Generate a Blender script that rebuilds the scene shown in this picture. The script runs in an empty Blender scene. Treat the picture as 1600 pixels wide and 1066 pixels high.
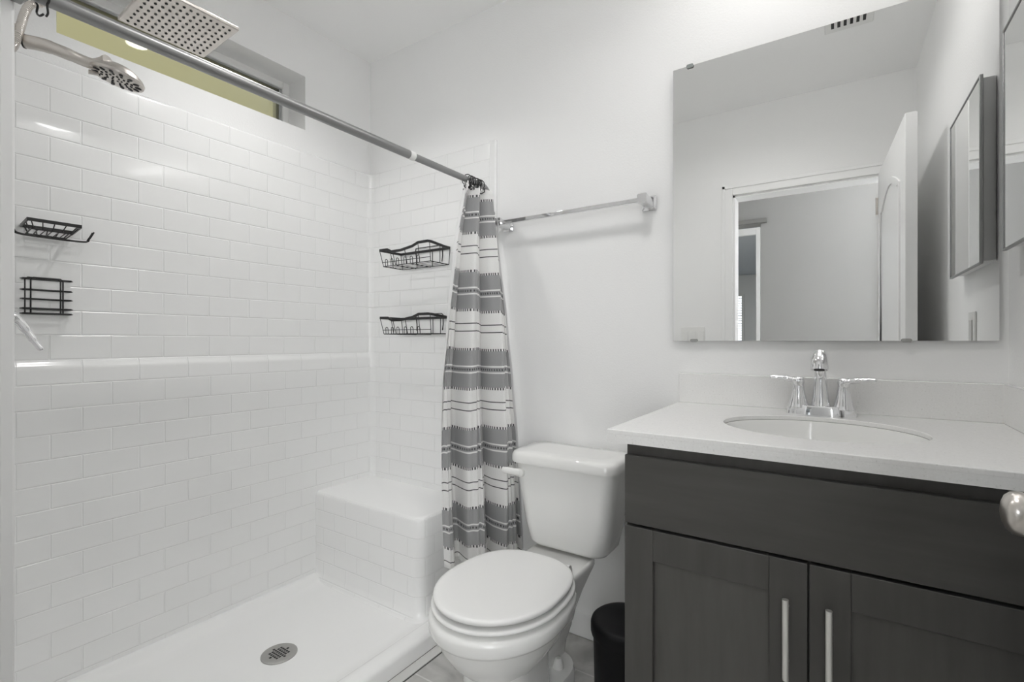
import bpy, bmesh, math, random
from mathutils import Vector, Matrix
random.seed(7)
PI = math.pi
scene = bpy.context.scene
COL = scene.collection

# ------------------------------------------------------------------ camera, world, exposure
CAM_H = 1.07
cam_data = bpy.data.cameras.new('camera')
cam_data.sensor_width = 36.0
cam_data.lens = 770.0 / 1600.0 * 36.0
cam_data.clip_start = 0.01
cam = bpy.data.objects.new('camera', cam_data)
cam.location = (0, 0, CAM_H)
cam.rotation_euler = (PI / 2, 0, math.radians(33.8))
COL.objects.link(cam)
scene.camera = cam

world = bpy.data.worlds.new('world')
scene.world = world
world.use_nodes = True
bg = world.node_tree.nodes['Background']
sky = world.node_tree.nodes.new('ShaderNodeTexSky')
sky.sky_type = 'HOSEK_WILKIE'
sky.sun_direction = (-0.3, 0.5, 0.8)
sky.turbidity = 4.0
world.node_tree.links.new(sky.outputs[0], bg.inputs['Color'])
bg.inputs['Strength'].default_value = 0.9
sun_data = bpy.data.lights.new('sun', 'SUN')
sun_data.energy = 2.1
sun_data.angle = math.radians(30)
sun = bpy.data.objects.new('sun', sun_data)
sun.rotation_euler = (0, math.radians(38), math.radians(25))
COL.objects.link(sun)

scene.view_settings.view_transform = 'Standard'
scene.view_settings.look = 'None'
scene.view_settings.gamma = 1.0
scene.view_settings.use_curve_mapping = False
scene.view_settings.exposure = 0.46
try:
    scene.cycles.use_denoising = True
    scene.cycles.max_bounces = 24
    scene.cycles.diffuse_bounces = 16
    scene.cycles.glossy_bounces = 8
    scene.cycles.caustics_reflective = False
    scene.cycles.sample_clamp_indirect = 4.0
except Exception:
    pass

# light powers (the lamps themselves are built further down)
P_SHOWER, P_VANITY, P_ROOM_FILL, P_HALL_FILL, P_FAR, E_FILL = 2.3, 0.50, 2.35, 1.3, 45.0, 4.4

# ------------------------------------------------------------------ room measures
XL, XR = -1.93, 0.33          # left (shower) wall, right wall
YB, YD = 1.63, 0.07           # back wall, door wall (room faces)
ZC = 2.437                    # ceiling
YP = 0.215                    # shower plumbing wall face
XP = -1.145                   # open edge of the shower
YH = -1.20                    # wall across the hall

# ------------------------------------------------------------------ materials
def new_mat(name):
    m = bpy.data.materials.new(name)
    m.use_nodes = True
    nt = m.node_tree
    return m, nt, nt.nodes['Principled BSDF']

def plain(name, col, rough=0.5, metal=0.0, coat=0.0, spec=0.5):
    m, nt, p = new_mat(name)
    p.inputs['Base Color'].default_value = (*col, 1)
    p.inputs['Roughness'].default_value = rough
    p.inputs['Metallic'].default_value = metal
    p.inputs['Coat Weight'].default_value = coat
    p.inputs['Specular IOR Level'].default_value = spec
    return m

def noise_bump(nt, p, scale, dist, strength=0.3, detail=3):
    tc = nt.nodes.new('ShaderNodeTexCoord')
    n = nt.nodes.new('ShaderNodeTexNoise')
    n.inputs['Scale'].default_value = scale
    n.inputs['Detail'].default_value = detail
    b = nt.nodes.new('ShaderNodeBump')
    b.inputs['Strength'].default_value = strength
    b.inputs['Distance'].default_value = dist
    nt.links.new(tc.outputs['Object'], n.inputs['Vector'])
    nt.links.new(n.outputs['Fac'], b.inputs['Height'])
    nt.links.new(b.outputs['Normal'], p.inputs['Normal'])
    return tc, n

def paint(name, col, rough=0.55):
    m, nt, p = new_mat(name)
    p.inputs['Base Color'].default_value = (*col, 1)
    p.inputs['Roughness'].default_value = rough
    p.inputs['Specular IOR Level'].default_value = 0.35
    noise_bump(nt, p, 170, 0.002, 0.22, 2)
    return m

M = {}
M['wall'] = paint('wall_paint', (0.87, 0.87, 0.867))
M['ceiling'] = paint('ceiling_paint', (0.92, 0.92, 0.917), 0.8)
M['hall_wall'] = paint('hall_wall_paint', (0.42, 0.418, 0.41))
M['trim'] = plain('trim_paint', (0.86, 0.86, 0.856), 0.32)
M['porcelain'] = plain('porcelain', (0.83, 0.83, 0.815), 0.09, coat=0.3)
M['seat'] = plain('seat_plastic', (0.82, 0.82, 0.81), 0.22)
M['chrome'] = plain('chrome', (0.82, 0.82, 0.83), 0.07, 1.0)
M['steel'] = plain('rod_steel', (0.33, 0.33, 0.33), 0.38, 1.0)
M['nickel'] = plain('brushed_nickel', (0.62, 0.585, 0.55), 0.28, 1.0)
M['satin'] = plain('satin_handle', (0.78, 0.77, 0.74), 0.38, 0.9)
M['dark_rubber'] = plain('dark_rubber', (0.02, 0.02, 0.02), 0.5)
M['black_wire'] = plain('black_coated_wire', (0.012, 0.012, 0.012), 0.38)
M['black_plastic'] = plain('black_plastic', (0.0035, 0.0035, 0.0045), 0.45, spec=0.22)
M['acrylic'] = plain('white_acrylic', (0.85, 0.852, 0.848), 0.2, coat=0.25)
M['plastic'] = plain('white_plastic', (0.80, 0.80, 0.785), 0.3)
M['vinyl'] = plain('window_vinyl', (0.82, 0.82, 0.81), 0.35)
M['mirror'] = plain('mirror_glass', (0.95, 0.955, 0.95), 0.0, 1.0)
M['edge'] = plain('mirror_edge', (0.22, 0.235, 0.23), 0.25, 0.3)
M['clip'] = plain('clear_clip', (0.35, 0.35, 0.34), 0.15)
M['gap'] = plain('dark_gap', (0.03, 0.03, 0.03), 0.8)
M['grille'] = plain('drain_steel', (0.42, 0.415, 0.40), 0.45, 0.6)
M['siding'] = plain('outside_stucco', (0.64, 0.57, 0.31), 0.9)
M['carpet'] = plain('hall_carpet', (0.42, 0.40, 0.37), 0.95)
M['grey_rail'] = plain('grey_rail', (0.30, 0.30, 0.29), 0.4, 0.6)
M['blind'] = plain('blind_slat', (0.8, 0.8, 0.8), 0.5)

def emission(name, col, s):
    m, nt, p = new_mat(name)
    p.inputs['Base Color'].default_value = (*col, 1)
    p.inputs['Emission Color'].default_value = (*col, 1)
    p.inputs['Emission Strength'].default_value = s
    return m
M['lamp'] = emission('lamp_lens', (1, 0.985, 0.965), 9.0)
M['globe'] = emission('lamp_globe', (1, 0.985, 0.97), 2.0)

def glass_pane():
    m = bpy.data.materials.new('window_glass')
    m.use_nodes = True
    nt = m.node_tree
    nt.nodes.remove(nt.nodes['Principled BSDF'])
    out = nt.nodes['Material Output']
    tr = nt.nodes.new('ShaderNodeBsdfTransparent')
    tr.inputs['Color'].default_value = (0.95, 0.97, 0.94, 1)
    gl = nt.nodes.new('ShaderNodeBsdfGlossy')
    gl.inputs['Roughness'].default_value = 0.015
    fr = nt.nodes.new('ShaderNodeFresnel')
    fr.inputs['IOR'].default_value = 1.6
    mx = nt.nodes.new('ShaderNodeMixShader')
    nt.links.new(fr.outputs[0], mx.inputs[0])
    nt.links.new(tr.outputs[0], mx.inputs[1])
    nt.links.new(gl.outputs[0], mx.inputs[2])
    nt.links.new(mx.outputs[0], out.inputs[0])
    return m
M['glass'] = glass_pane()

def tile_mat():
    m, nt, p = new_mat('moulded_subway_tile')
    p.inputs['Base Color'].default_value = (0.85, 0.852, 0.848, 1)
    p.inputs['Roughness'].default_value = 0.17
    p.inputs['Coat Weight'].default_value = 0.25
    uv = nt.nodes.new('ShaderNodeUVMap')
    uv.uv_map = 'UVMap'
    b = nt.nodes.new('ShaderNodeTexBrick')
    b.offset = 0.5
    b.offset_frequency = 2
    b.squash = 1.0
    b.inputs['Scale'].default_value = 1.0
    b.inputs['Brick Width'].default_value = 0.145
    b.inputs['Row Height'].default_value = 0.0723
    b.inputs['Mortar Size'].default_value = 0.0028
    b.inputs['Mortar Smooth'].default_value = 0.7
    b.inputs['Bias'].default_value = 0.0
    b.inputs['Color1'].default_value = (1, 1, 1, 1)
    b.inputs['Color2'].default_value = (1, 1, 1, 1)
    b.inputs['Mortar'].default_value = (0, 0, 0, 1)
    nt.links.new(uv.outputs[0], b.inputs['Vector'])
    bp = nt.nodes.new('ShaderNodeBump')
    bp.inputs['Strength'].default_value = 0.54
    bp.inputs['Distance'].default_value = 0.0028
    # very soft waviness of the moulded sheet
    n = nt.nodes.new('ShaderNodeTexNoise')
    n.inputs['Scale'].default_value = 7.0
    n.inputs['Detail'].default_value = 1.0
    bp2 = nt.nodes.new('ShaderNodeBump')
    bp2.inputs['Strength'].default_value = 0.25
    bp2.inputs['Distance'].default_value = 0.006
    nt.links.new(uv.outputs[0], n.inputs['Vector'])
    nt.links.new(n.outputs['Fac'], bp2.inputs['Height'])
    nt.links.new(b.outputs['Color'], bp.inputs['Height'])
    nt.links.new(bp2.outputs['Normal'], bp.inputs['Normal'])
    nt.links.new(bp.outputs['Normal'], p.inputs['Normal'])
    return m
M['tile'] = tile_mat()

def floor_mat():
    m, nt, p = new_mat('grey_marbled_floor_tile')
    tc = nt.nodes.new('ShaderNodeTexCoord')
    mp = nt.nodes.new('ShaderNodeMapping')
    mp.inputs['Location'].default_value = (0.72 + 0.305 * 4, -1.449 + 0.305 * 5 * 2 * 1.0, 0)
    b = nt.nodes.new('ShaderNodeTexBrick')
    b.offset = 0.5
    b.inputs['Scale'].default_value = 1.0
    b.inputs['Brick Width'].default_value = 0.61
    b.inputs['Row Height'].default_value = 0.305
    b.inputs['Mortar Size'].default_value = 0.003
    b.inputs['Mortar Smooth'].default_value = 0.3
    b.inputs['Color1'].default_value = (0.47, 0.465, 0.45, 1)
    b.inputs['Color2'].default_value = (0.51, 0.505, 0.49, 1)
    b.inputs['Mortar'].default_value = (0.66, 0.655, 0.64, 1)
    n = nt.nodes.new('ShaderNodeTexNoise')
    n.inputs['Scale'].default_value = 7.0
    n.inputs['Detail'].default_value = 9.0
    n.inputs['Distortion'].default_value = 1.2
    r = nt.nodes.new('ShaderNodeValToRGB')
    r.color_ramp.elements[0].position = 0.3
    r.color_ramp.elements[0].color = (0.72, 0.72, 0.72, 1)
    r.color_ramp.elements[1].position = 0.7
    r.color_ramp.elements[1].color = (1.22, 1.22, 1.22, 1)
    mx = nt.nodes.new('ShaderNodeMix')
    mx.data_type = 'RGBA'
    mx.blend_type = 'MULTIPLY'
    mx.inputs['Factor'].default_value = 1.0
    nt.links.new(tc.outputs['Object'], mp.inputs['Vector'])
    nt.links.new(mp.outputs[0], b.inputs['Vector'])
    nt.links.new(tc.outputs['Object'], n.inputs['Vector'])
    nt.links.new(n.outputs['Fac'], r.inputs[0])
    nt.links.new(b.outputs['Color'], mx.inputs[6])
    nt.links.new(r.outputs[0], mx.inputs[7])
    nt.links.new(mx.outputs[2], p.inputs['Base Color'])
    p.inputs['Roughness'].default_value = 0.4
    return m
M['floor'] = floor_mat()

def quartz():
    m, nt, p = new_mat('speckled_white_quartz')
    tc = nt.nodes.new('ShaderNodeTexCoord')
    v = nt.nodes.new('ShaderNodeTexNoise')
    v.inputs['Scale'].default_value = 260
    v.inputs['Detail'].default_value = 4
    r = nt.nodes.new('ShaderNodeValToRGB')
    e = r.color_ramp.elements
    e[0].position = 0.27
    e[0].color = (0.66, 0.655, 0.64, 1)
    e[1].position = 0.36
    e[1].color = (0.81, 0.807, 0.795, 1)
    e2 = e.new(0.62)
    e2.color = (0.83, 0.827, 0.818, 1)
    e3 = e.new(0.72)
    e3.color = (0.87, 0.87, 0.86, 1)
    nt.links.new(tc.outputs['Object'], v.inputs['Vector'])
    nt.links.new(v.outputs['Fac'], r.inputs[0])
    nt.links.new(r.outputs[0], p.inputs['Base Color'])
    p.inputs['Roughness'].default_value = 0.16
    return m
M['quartz'] = quartz()

def espresso(name, vertical, k=1.0):
    m, nt, p = new_mat(name)
    tc = nt.nodes.new('ShaderNodeTexCoord')
    mp = nt.nodes.new('ShaderNodeMapping')
    mp.inputs['Scale'].default_value = (14, 14, 1.6) if vertical else (1.6, 14, 14)
    n = nt.nodes.new('ShaderNodeTexNoise')
    n.inputs['Scale'].default_value = 2.2
    n.inputs['Detail'].default_value = 8
    n.inputs['Roughness'].default_value = 0.6
    r = nt.nodes.new('ShaderNodeValToRGB')
    e = r.color_ramp.elements
    e[0].position = 0.25
    e[0].color = (0.053 * k, 0.0505 * k, 0.0465 * k, 1)
    e[1].position = 0.8
    e[1].color = (0.076 * k, 0.073 * k, 0.068 * k, 1)
    nt.links.new(tc.outputs['Object'], mp.inputs[0])
    nt.links.new(mp.outputs[0], n.inputs['Vector'])
    nt.links.new(n.outputs['Fac'], r.inputs[0])
    nt.links.new(r.outputs[0], p.inputs['Base Color'])
    p.inputs['Roughness'].default_value = 0.42
    return m
M['wood'] = espresso('espresso_wood_upright', True)
M['panel'] = espresso('espresso_panel_paler', True, 1.3)  # same espresso grain as the door frames, only paler
M['wood_h'] = espresso('espresso_wood_level', False)

def curtain_mat():
    """woven stripes: u = metres along the cloth, v = periods below the top"""
    m, nt, p = new_mat('striped_curtain_cloth')
    N, L = nt.nodes, nt.links
    uv = N.new('ShaderNodeUVMap')
    uv.uv_map = 'UVMap'
    sp = N.new('ShaderNodeSeparateXYZ')
    L.new(uv.outputs[0], sp.inputs[0])
    def math_(op, a, b=None):
        n = N.new('ShaderNodeMath')
        n.operation = op
        for i, x in enumerate((a, b)):
            if x is None:
                continue
            if isinstance(x, (int, float)):
                n.inputs[i].default_value = x
            else:
                L.new(x, n.inputs[i])
        return n.outputs[0]
    v = math_('FRACT', sp.outputs['Y'])
    tick = math_('GREATER_THAN', math_('FRACT', math_('MULTIPLY', sp.outputs['X'], 82.0)), 0.5)
    def band(a, b):
        return math_('MULTIPLY', math_('GREATER_THAN', v, a), math_('LESS_THAN', v, b))
    def add(*xs):
        s = xs[0]
        for x in xs[1:]:
            s = math_('MAXIMUM', s, x)
        return s
    grey = add(band(0.035, 0.225), band(0.325, 0.505), band(0.245, 0.305))
    dark = add(math_('MULTIPLY', add(band(0.004, 0.036), band(0.505, 0.537), band(0.262, 0.288)), tick),
               band(0.685, 0.698), band(0.783, 0.796))
    r1 = N.new('ShaderNodeMix')
    r1.data_type = 'RGBA'
    r1.inputs[6].default_value = (0.79, 0.785, 0.775, 1)
    r1.inputs[7].default_value = (0.33, 0.33, 0.332, 1)
    L.new(grey, r1.inputs['Factor'])
    r2 = N.new('ShaderNodeMix')
    r2.data_type = 'RGBA'
    L.new(dark, r2.inputs['Factor'])
    L.new(r1.outputs[2], r2.inputs[6])
    r2.inputs[7].default_value = (0.075, 0.075, 0.078, 1)
    # weave
    w = N.new('ShaderNodeTexNoise')
    w.inputs['Scale'].default_value = 260
    mp = N.new('ShaderNodeMapping')
    mp.inputs['Scale'].default_value = (1, 1.0, 1)
    L.new(uv.outputs[0], mp.inputs[0])
    L.new(mp.outputs[0], w.inputs['Vector'])
    wr = N.new('ShaderNodeMapRange')
    wr.inputs[3].default_value = 0.86
    wr.inputs[4].default_value = 1.14
    L.new(w.outputs['Fac'], wr.inputs[0])
    mm = N.new('ShaderNodeMix')
    mm.data_type = 'RGBA'
    mm.blend_type = 'MULTIPLY'
    mm.inputs['Factor'].default_value = 1
    L.new(r2.outputs[2], mm.inputs[6])
    L.new(wr.outputs[0], mm.inputs[7])
    L.new(mm.outputs[2], p.inputs['Base Color'])
    p.inputs['Roughness'].default_value = 0.85
    p.inputs['Sheen Weight'].default_value = 0.15
    return m
M['curtain'] = curtain_mat()
M['liner'] = plain('white_liner', (0.8, 0.8, 0.8), 0.5)

# ------------------------------------------------------------------ mesh helpers
def BM():
    return bmesh.new()

def obj(name, bm, mat, parent=None, smooth=True, sharp=35, bevel=0.0, segs=2, mats=None):
    me = bpy.data.meshes.new(name)
    bm.normal_update()
    bmesh.ops.recalc_face_normals(bm, faces=bm.faces[:])
    bm.to_mesh(me)
    bm.free()
    o = bpy.data.objects.new(name, me)
    COL.objects.link(o)
    for mm in (mats or [mat]):
        me.materials.append(mm)
    if smooth:
        for p in me.polygons:
            p.use_smooth = True
        try:
            me.set_sharp_from_angle(angle=math.radians(sharp))
        except Exception:
            pass
    if bevel > 0:
        b = o.modifiers.new('bevel', 'BEVEL')
        b.width = bevel
        b.segments = segs
        b.limit_method = 'ANGLE'
        b.angle_limit = math.radians(40)
        b.harden_normals = False
    if parent is not None:
        o.parent = parent
        o.matrix_parent_inverse = Matrix.Identity(4)
        o.location = -parent.location if parent.parent is None and parent.type == 'EMPTY' else (0, 0, 0)
    return o

def thing(name, label, cat, loc=(0, 0, 0), group=None):
    o = bpy.data.objects.new(name, None)
    o.empty_display_size = 0.05
    COL.objects.link(o)
    o.location = loc
    o['label'] = label
    o['category'] = cat
    if group:
        o['group'] = group
    return o

def tag(o, label, cat, group=None):
    o['label'] = label
    o['category'] = cat
    if group:
        o['group'] = group
    return o

def struct(o):
    o['kind'] = 'structure'
    return o

def sroot(name, label=None, cat=None, loc=(0, 0, 0)):
    o = bpy.data.objects.new(name, None)
    o.empty_display_size = 0.05
    COL.objects.link(o)
    o.location = loc
    o['kind'] = 'structure'
    if label:
        o['label'] = label
        o['category'] = cat
    return o

def box(bm, x0, x1, y0, y1, z0, z1, mi=0):
    vs = [bm.verts.new((x, y, z)) for z in (z0, z1) for y in (y0, y1) for x in (x0, x1)]
    for f in ((0, 2, 3, 1), (4, 5, 7, 6), (0, 1, 5, 4), (2, 6, 7, 3), (0, 4, 6, 2), (1, 3, 7, 5)):
        fc = bm.faces.new([vs[i] for i in f])
        fc.material_index = mi
    return vs

def loft(bm, rings, cap=True, closed=True, mi=0):
    R = [[bm.verts.new(p) for p in r] for r in rings]
    n = len(R[0])
    for a, b in zip(R[:-1], R[1:]):
        for i in range(n if closed else n - 1):
            j = (i + 1) % n
            f = bm.faces.new((a[i], a[j], b[j], b[i]))
            f.material_index = mi
    if cap:
        bm.faces.new(R[0][::-1]).material_index = mi
        bm.faces.new(R[-1]).material_index = mi
    return R

def frames(pts, closed=False):
    P = [Vector(p) for p in pts]
    n = len(P)
    T = []
    for i in range(n):
        if closed:
            d = P[(i + 1) % n] - P[i - 1]
        elif i == 0:
            d = P[1] - P[0]
        elif i == n - 1:
            d = P[-1] - P[-2]
        else:
            d = (P[i + 1] - P[i]).normalized() + (P[i] - P[i - 1]).normalized()
        T.append(d.normalized())
    up = Vector((0, 0, 1)) if abs(T[0].z) < 0.9 else Vector((0, 1, 0))
    u = (up - T[0] * up.dot(T[0])).normalized()
    out = []
    for i in range(n):
        u = (u - T[i] * u.dot(T[i])).normalized()
        out.append((P[i], T[i], u, T[i].cross(u)))
    return out

def tube(bm, pts, r, seg=10, closed=False, mi=0, flat=1.0):
    """sweep a round (or flattened) section; r a number or one number per point"""
    rings = []
    F = frames(pts, closed)
    for k, (p, t, u, w) in enumerate(F):
        rr = r[k] if isinstance(r, (list, tuple)) else r
        rings.append([p + (u * math.cos(a) + w * math.sin(a) * flat) * rr
                      for a in (2 * PI * i / seg for i in range(seg))])
    if closed:
        rings.append(rings[0])
        R = [[bm.verts.new(q) for q in rg] for rg in rings[:-1]]
        n = len(R)
        for k in range(n):
            a, b = R[k], R[(k + 1) % n]
            for i in range(seg):
                j = (i + 1) % seg
                bm.faces.new((a[i], a[j], b[j], b[i])).material_index = mi
    else:
        loft(bm, rings, True, True, mi)

def strap(bm, pts, wu, ww, closed=False):
    """sweep a rectangular bar: wu = size along local up, ww = across"""
    F = frames(pts, closed)
    R = []
    for p, t, u, w in F:
        R.append([bm.verts.new(p + u * (a * wu / 2) + w * (b * ww / 2)) for a, b in ((1, 1), (1, -1), (-1, -1), (-1, 1))])
    n = len(R)
    for k in range(n if closed else n - 1):
        a, b = R[k], R[(k + 1) % n]
        for i in range(4):
            j = (i + 1) % 4
            bm.faces.new((a[i], a[j], b[j], b[i]))
    if not closed:
        bm.faces.new(R[0][::-1])
        bm.faces.new(R[-1])

def smooth_path(pts, n=8, closed=False):
    """Catmull-Rom"""
    P = [Vector(p) for p in pts]
    out = []
    m = len(P)
    for i in range(m if closed else m - 1):
        if closed:
            a, b, c, d = P[i - 1], P[i], P[(i + 1) % m], P[(i + 2) % m]
        else:
            a, b, c, d = P[max(i - 1, 0)], P[i], P[i + 1], P[min(i + 2, m - 1)]
        for k in range(n):
            t = k / n
            out.append(0.5 * ((2 * b) + (c - a) * t + (2 * a - 5 * b + 4 * c - d) * t * t + (3 * b - a - 3 * c + d) * t ** 3))
    if not closed:
        out.append(P[-1])
    return out

def circ(c, r, n=24, axis='z', sx=1.0, sy=1.0):
    c = Vector(c)
    pts = []
    for i in range(n):
        a = 2 * PI * i / n
        x, y = r * math.cos(a) * sx, r * math.sin(a) * sy
        pts.append(c + (Vector((x, y, 0)) if axis == 'z' else Vector((x, 0, y)) if axis == 'y' else Vector((0, x, y))))
    return pts

def lathe(bm, c, prof, n=28, axis='z', mi=0):
    """prof: list of (radius, offset along axis)"""
    c = Vector(c)
    d = {'z': Vector((0, 0, 1)), 'y': Vector((0, 1, 0)), 'x': Vector((1, 0, 0))}[axis]
    loft(bm, [circ(c + d * h, max(r, 1e-4), n, axis) for r, h in prof], True, True, mi)

def rrect(cx, cy, hw, hd, r, z, n=6):
    """rounded rectangle ring"""
    r = min(r, hw * 0.999, hd * 0.999)
    pts = []
    for (sx, sy, a0) in ((1, 1, 0), (-1, 1, PI / 2), (-1, -1, PI), (1, -1, 1.5 * PI)):
        for i in range(n + 1):
            a = a0 + PI / 2 * i / n
            pts.append(Vector((cx + sx * (hw - r) + r * math.cos(a), cy + sy * (hd - r) + r * math.sin(a), z)))
    return pts

def egg(cx, yc, hw, lf, lb, z, n=48, nf=2.0, nb=2.7):
    """toilet-seat outline: round front (towards -Y), squarer back"""
    pts = []
    for i in range(n):
        a = 2 * PI * i / n
        c, s = math.cos(a), math.sin(a)
        e = nb if s > 0 else nf
        x = math.copysign(abs(c) ** (2 / e), c) * hw
        y = math.copysign(abs(s) ** (2 / e), s) * (lb if s > 0 else lf)
        pts.append(Vector((cx + x, yc + y, z)))
    return pts

def uv_by(o, fu, fv):
    me = o.data
    uvl = me.uv_layers.new(name='UVMap')
    for lp in me.loops:
        co = me.vertices[lp.vertex_index].co
        uvl.data[lp.index].uv = (fu(co), fv(co))

# ------------------------------------------------------------------ structure: room shell
b = BM(); box(b, XL - 0.1, XR + 0.12, -0.05, YB + 0.12, -0.1, 0.0)
struct(obj('floor', b, M['floor'], smooth=False))
b = BM(); box(b, XL - 0.3, XR + 0.3, -0.05, YB + 0.2, ZC, ZC + 0.1)
struct(obj('ceiling', b, M['ceiling'], smooth=False))
b = BM(); box(b, XL - 0.25, XR + 0.12, YB, YB + 0.12, 0, ZC)
struct(obj('wall_back', b, M['wall'], smooth=False))
b = BM(); box(b, XR, XR + 0.12, -0.05, YB, 0, ZC)
struct(obj('wall_right', b, M['wall'], smooth=False))
# left wall with the transom opening
WY0, WY1, WZ0, WZ1 = 0.461, 1.275, 1.983, 2.214
b = BM()
box(b, XL - 0.25, XL, -0.05, WY0, 0, ZC)
box(b, XL - 0.25, XL, WY1, YB, 0, ZC)
box(b, XL - 0.25, XL, WY0, WY1, 0, WZ0)
box(b, XL - 0.25, XL, WY0, WY1, WZ1, ZC)
struct(obj('wall_left', b, M['wall'], smooth=False))
# door wall with the doorway
DX0, DX1, DZ = -0.515, 0.232, 1.93
b = BM()
box(b, XL, DX0, -0.05, YD, 0, ZC)
box(b, DX1, XR, -0.05, YD, 0, ZC)
box(b, DX0, DX1, -0.05, YD, DZ, ZC)
struct(obj('wall_front', b, M['wall'], smooth=False))
# stub wall that carries the shower plumbing
b = BM(); box(b, XL, XP, YD, YP - 0.012, 0, ZC)
struct(obj('wall_shower', b, M['wall'], smooth=False))
# baseboard behind the toilet
b = BM(); box(b, -1.14, -0.40, YB - 0.013, YB, 0, 0.085)
struct(obj('baseboard_back', b, M['trim'], bevel=0.004))
# flat strip along the shower curb
b = BM(); box(b, -1.179, -1.143, YD + 0.15, YB - 0.013, 0, 0.004)
struct(obj('trim_curb', b, plain('pale_tile_strip', (0.60, 0.598, 0.585), 0.35), bevel=0.001))
b = BM(); box(b, -1.1815, -1.1788, YD + 0.15, YB - 0.013, 0, 0.0035); box(b, -1.1432, -1.1402, YD + 0.15, YB - 0.013, 0, 0.002)
struct(obj('trim_5', b, plain('dark_grout', (0.10, 0.098, 0.095), 0.9), smooth=False))
# door casing
def casing(name, yface, sgn):
    b = BM()
    w, t = 0.058, 0.014
    y0, y1 = (yface, yface + t) if sgn > 0 else (yface - t, yface)
    box(b, DX0 - w, DX0, y0, y1, 0, DZ + w)
    box(b, DX1, DX1 + w, y0, y1, 0, DZ + w)
    box(b, DX0, DX1, y0, y1, DZ, DZ + w)
    yb = y1 if sgn > 0 else y0
    e = 0.005 * sgn
    for (x0, x1, z0, z1) in ((DX0 - w, DX0 - w + 0.018, 0, DZ + w), (DX1 + w - 0.018, DX1 + w, 0, DZ + w), (DX0 - w, DX1 + w, DZ + w - 0.018, DZ + w)):
        box(b, x0, x1, min(yb, yb + e), max(yb, yb + e), z0, z1)
    return struct(obj(name, b, M['trim'], bevel=0.003))
casing('trim_1', YD, 1)
casing('trim_2', -0.05, -1)
b = BM()
box(b, DX0, DX0 + 0.012, -0.05, YD, 0, DZ)
box(b, DX1 - 0.012, DX1, -0.05, YD, 0, DZ)
box(b, DX0, DX1, -0.05, YD, DZ - 0.012, DZ)
struct(obj('trim_3', b, M['trim'], smooth=False))

# ------------------------------------------------------------------ structure: hall behind the camera and room beyond it
HX0, HX1 = -2.6, 1.3
OX0, OX1, OZ = -1.35, -0.505, 2.02     # opening in the far hall wall
b = BM(); box(b, HX0, HX1, YH - 0.12, -0.05, -0.1, 0); struct(obj('floor_hall', b, M['carpet'], smooth=False))
b = BM(); box(b, HX0, HX1, YH - 0.12, -0.05, ZC, ZC + 0.1); struct(obj('ceiling_hall', b, M['ceiling'], smooth=False))
b = BM()
box(b, HX0, OX0, YH - 0.12, YH, 0, ZC)
box(b, OX1, HX1, YH - 0.12, YH, 0, ZC)
box(b, OX0, OX1, YH - 0.12, YH, OZ, ZC)
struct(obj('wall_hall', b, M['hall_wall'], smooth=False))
b = BM(); box(b, HX0 - 0.1, HX0, YH - 0.12, -0.05, 0, ZC); struct(obj('wall_hall_left', b, M['wall'], smooth=False))
b = BM(); box(b, HX1, HX1 + 0.1, YH - 0.12, -0.05, 0, ZC); struct(obj('wall_hall_right', b, M['wall'], smooth=False))
b = BM(); box(b, XR, HX1 + 0.1, -0.05, 0.05, 0, ZC); box(b, HX0 - 0.1, XL - 0.1, -0.05, 0.05, 0, ZC)
struct(obj('wall_hall_front', b, M['wall'], smooth=False))
# room beyond
FY = -8.0
FX0, FX1 = -4.6, -0.5
b = BM(); box(b, FX0, FX1, FY, YH - 0.12, -0.1, 0); struct(obj('floor_bedroom', b, M['carpet'], smooth=False))
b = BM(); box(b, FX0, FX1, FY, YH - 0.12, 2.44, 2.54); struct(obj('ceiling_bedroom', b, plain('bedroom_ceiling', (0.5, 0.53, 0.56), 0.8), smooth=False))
b = BM(); box(b, FX0, FX1, FY - 0.1, FY, 0, 2.44); struct(obj('wall_bedroom', b, M['wall'], smooth=False))
b = BM(); box(b, FX1, FX1 + 0.1, FY, YH - 0.12, 0, 2.44); struct(obj('wall_bedroom_right', b, M['wall'], smooth=False))
b = BM(); box(b, FX0 - 0.1, FX0, FY, YH - 0.12, 0, 2.44); struct(obj('wall_bedroom_left', b, M['wall'], smooth=False))
b = BM(); box(b, FX0, HX0 - 0.1, YH - 0.12, YH, 0, 2.44); struct(obj('wall_bedroom_front', b, M['wall'], smooth=False))
w3 = sroot('added_fill_window')          # unseen window added in the hall, glowing to fill the bathroom through the doorway
b = BM()
WA, WB_, WC, WD_ = 0.32, 1.22, 0.70, 2.10
for (a0, a1, c0, c1) in ((WA - 0.05, WA, WC - 0.05, WD_ + 0.05), (WB_, WB_ + 0.05, WC - 0.05, WD_ + 0.05), (WA, WB_, WC - 0.05, WC), (WA, WB_, WD_, WD_ + 0.05), (WA, WB_, 1.38, 1.42)):
    box(b, a0, a1, YH, YH + 0.03, c0, c1)
obj('window_frame', b, M['vinyl'], w3, smooth=False)
b = BM(); box(b, WA, WB_, YH, YH + 0.012, WC, WD_)
obj('pane', b, emission('added_fill_pane', (0.97, 0.985, 1.0), E_FILL), w3, smooth=False)  # glowing pane of the added window, front fill for cabinet, tank and curtain
w2 = sroot('window_2')
b = BM()
for (a0, a1, c0, c1) in ((-1.98, -1.93, 0.8, 2.05), (-1.6, -1.55, 0.8, 2.05), (-1.93, -1.6, 0.8, 0.85), (-1.93, -1.6, 2.0, 2.05)):
    box(b, a0, a1, FY, FY + 0.04, c0, c1)
obj('window_frame', b, M['vinyl'], w2, smooth=False)
b = BM(); box(b, -1.93, -1.6, FY, FY + 0.012, 0.85, 2.0)
obj('pane', b, emission('daylit_pane', (0.9, 0.95, 1.0), 1.2), w2, smooth=False)
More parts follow.
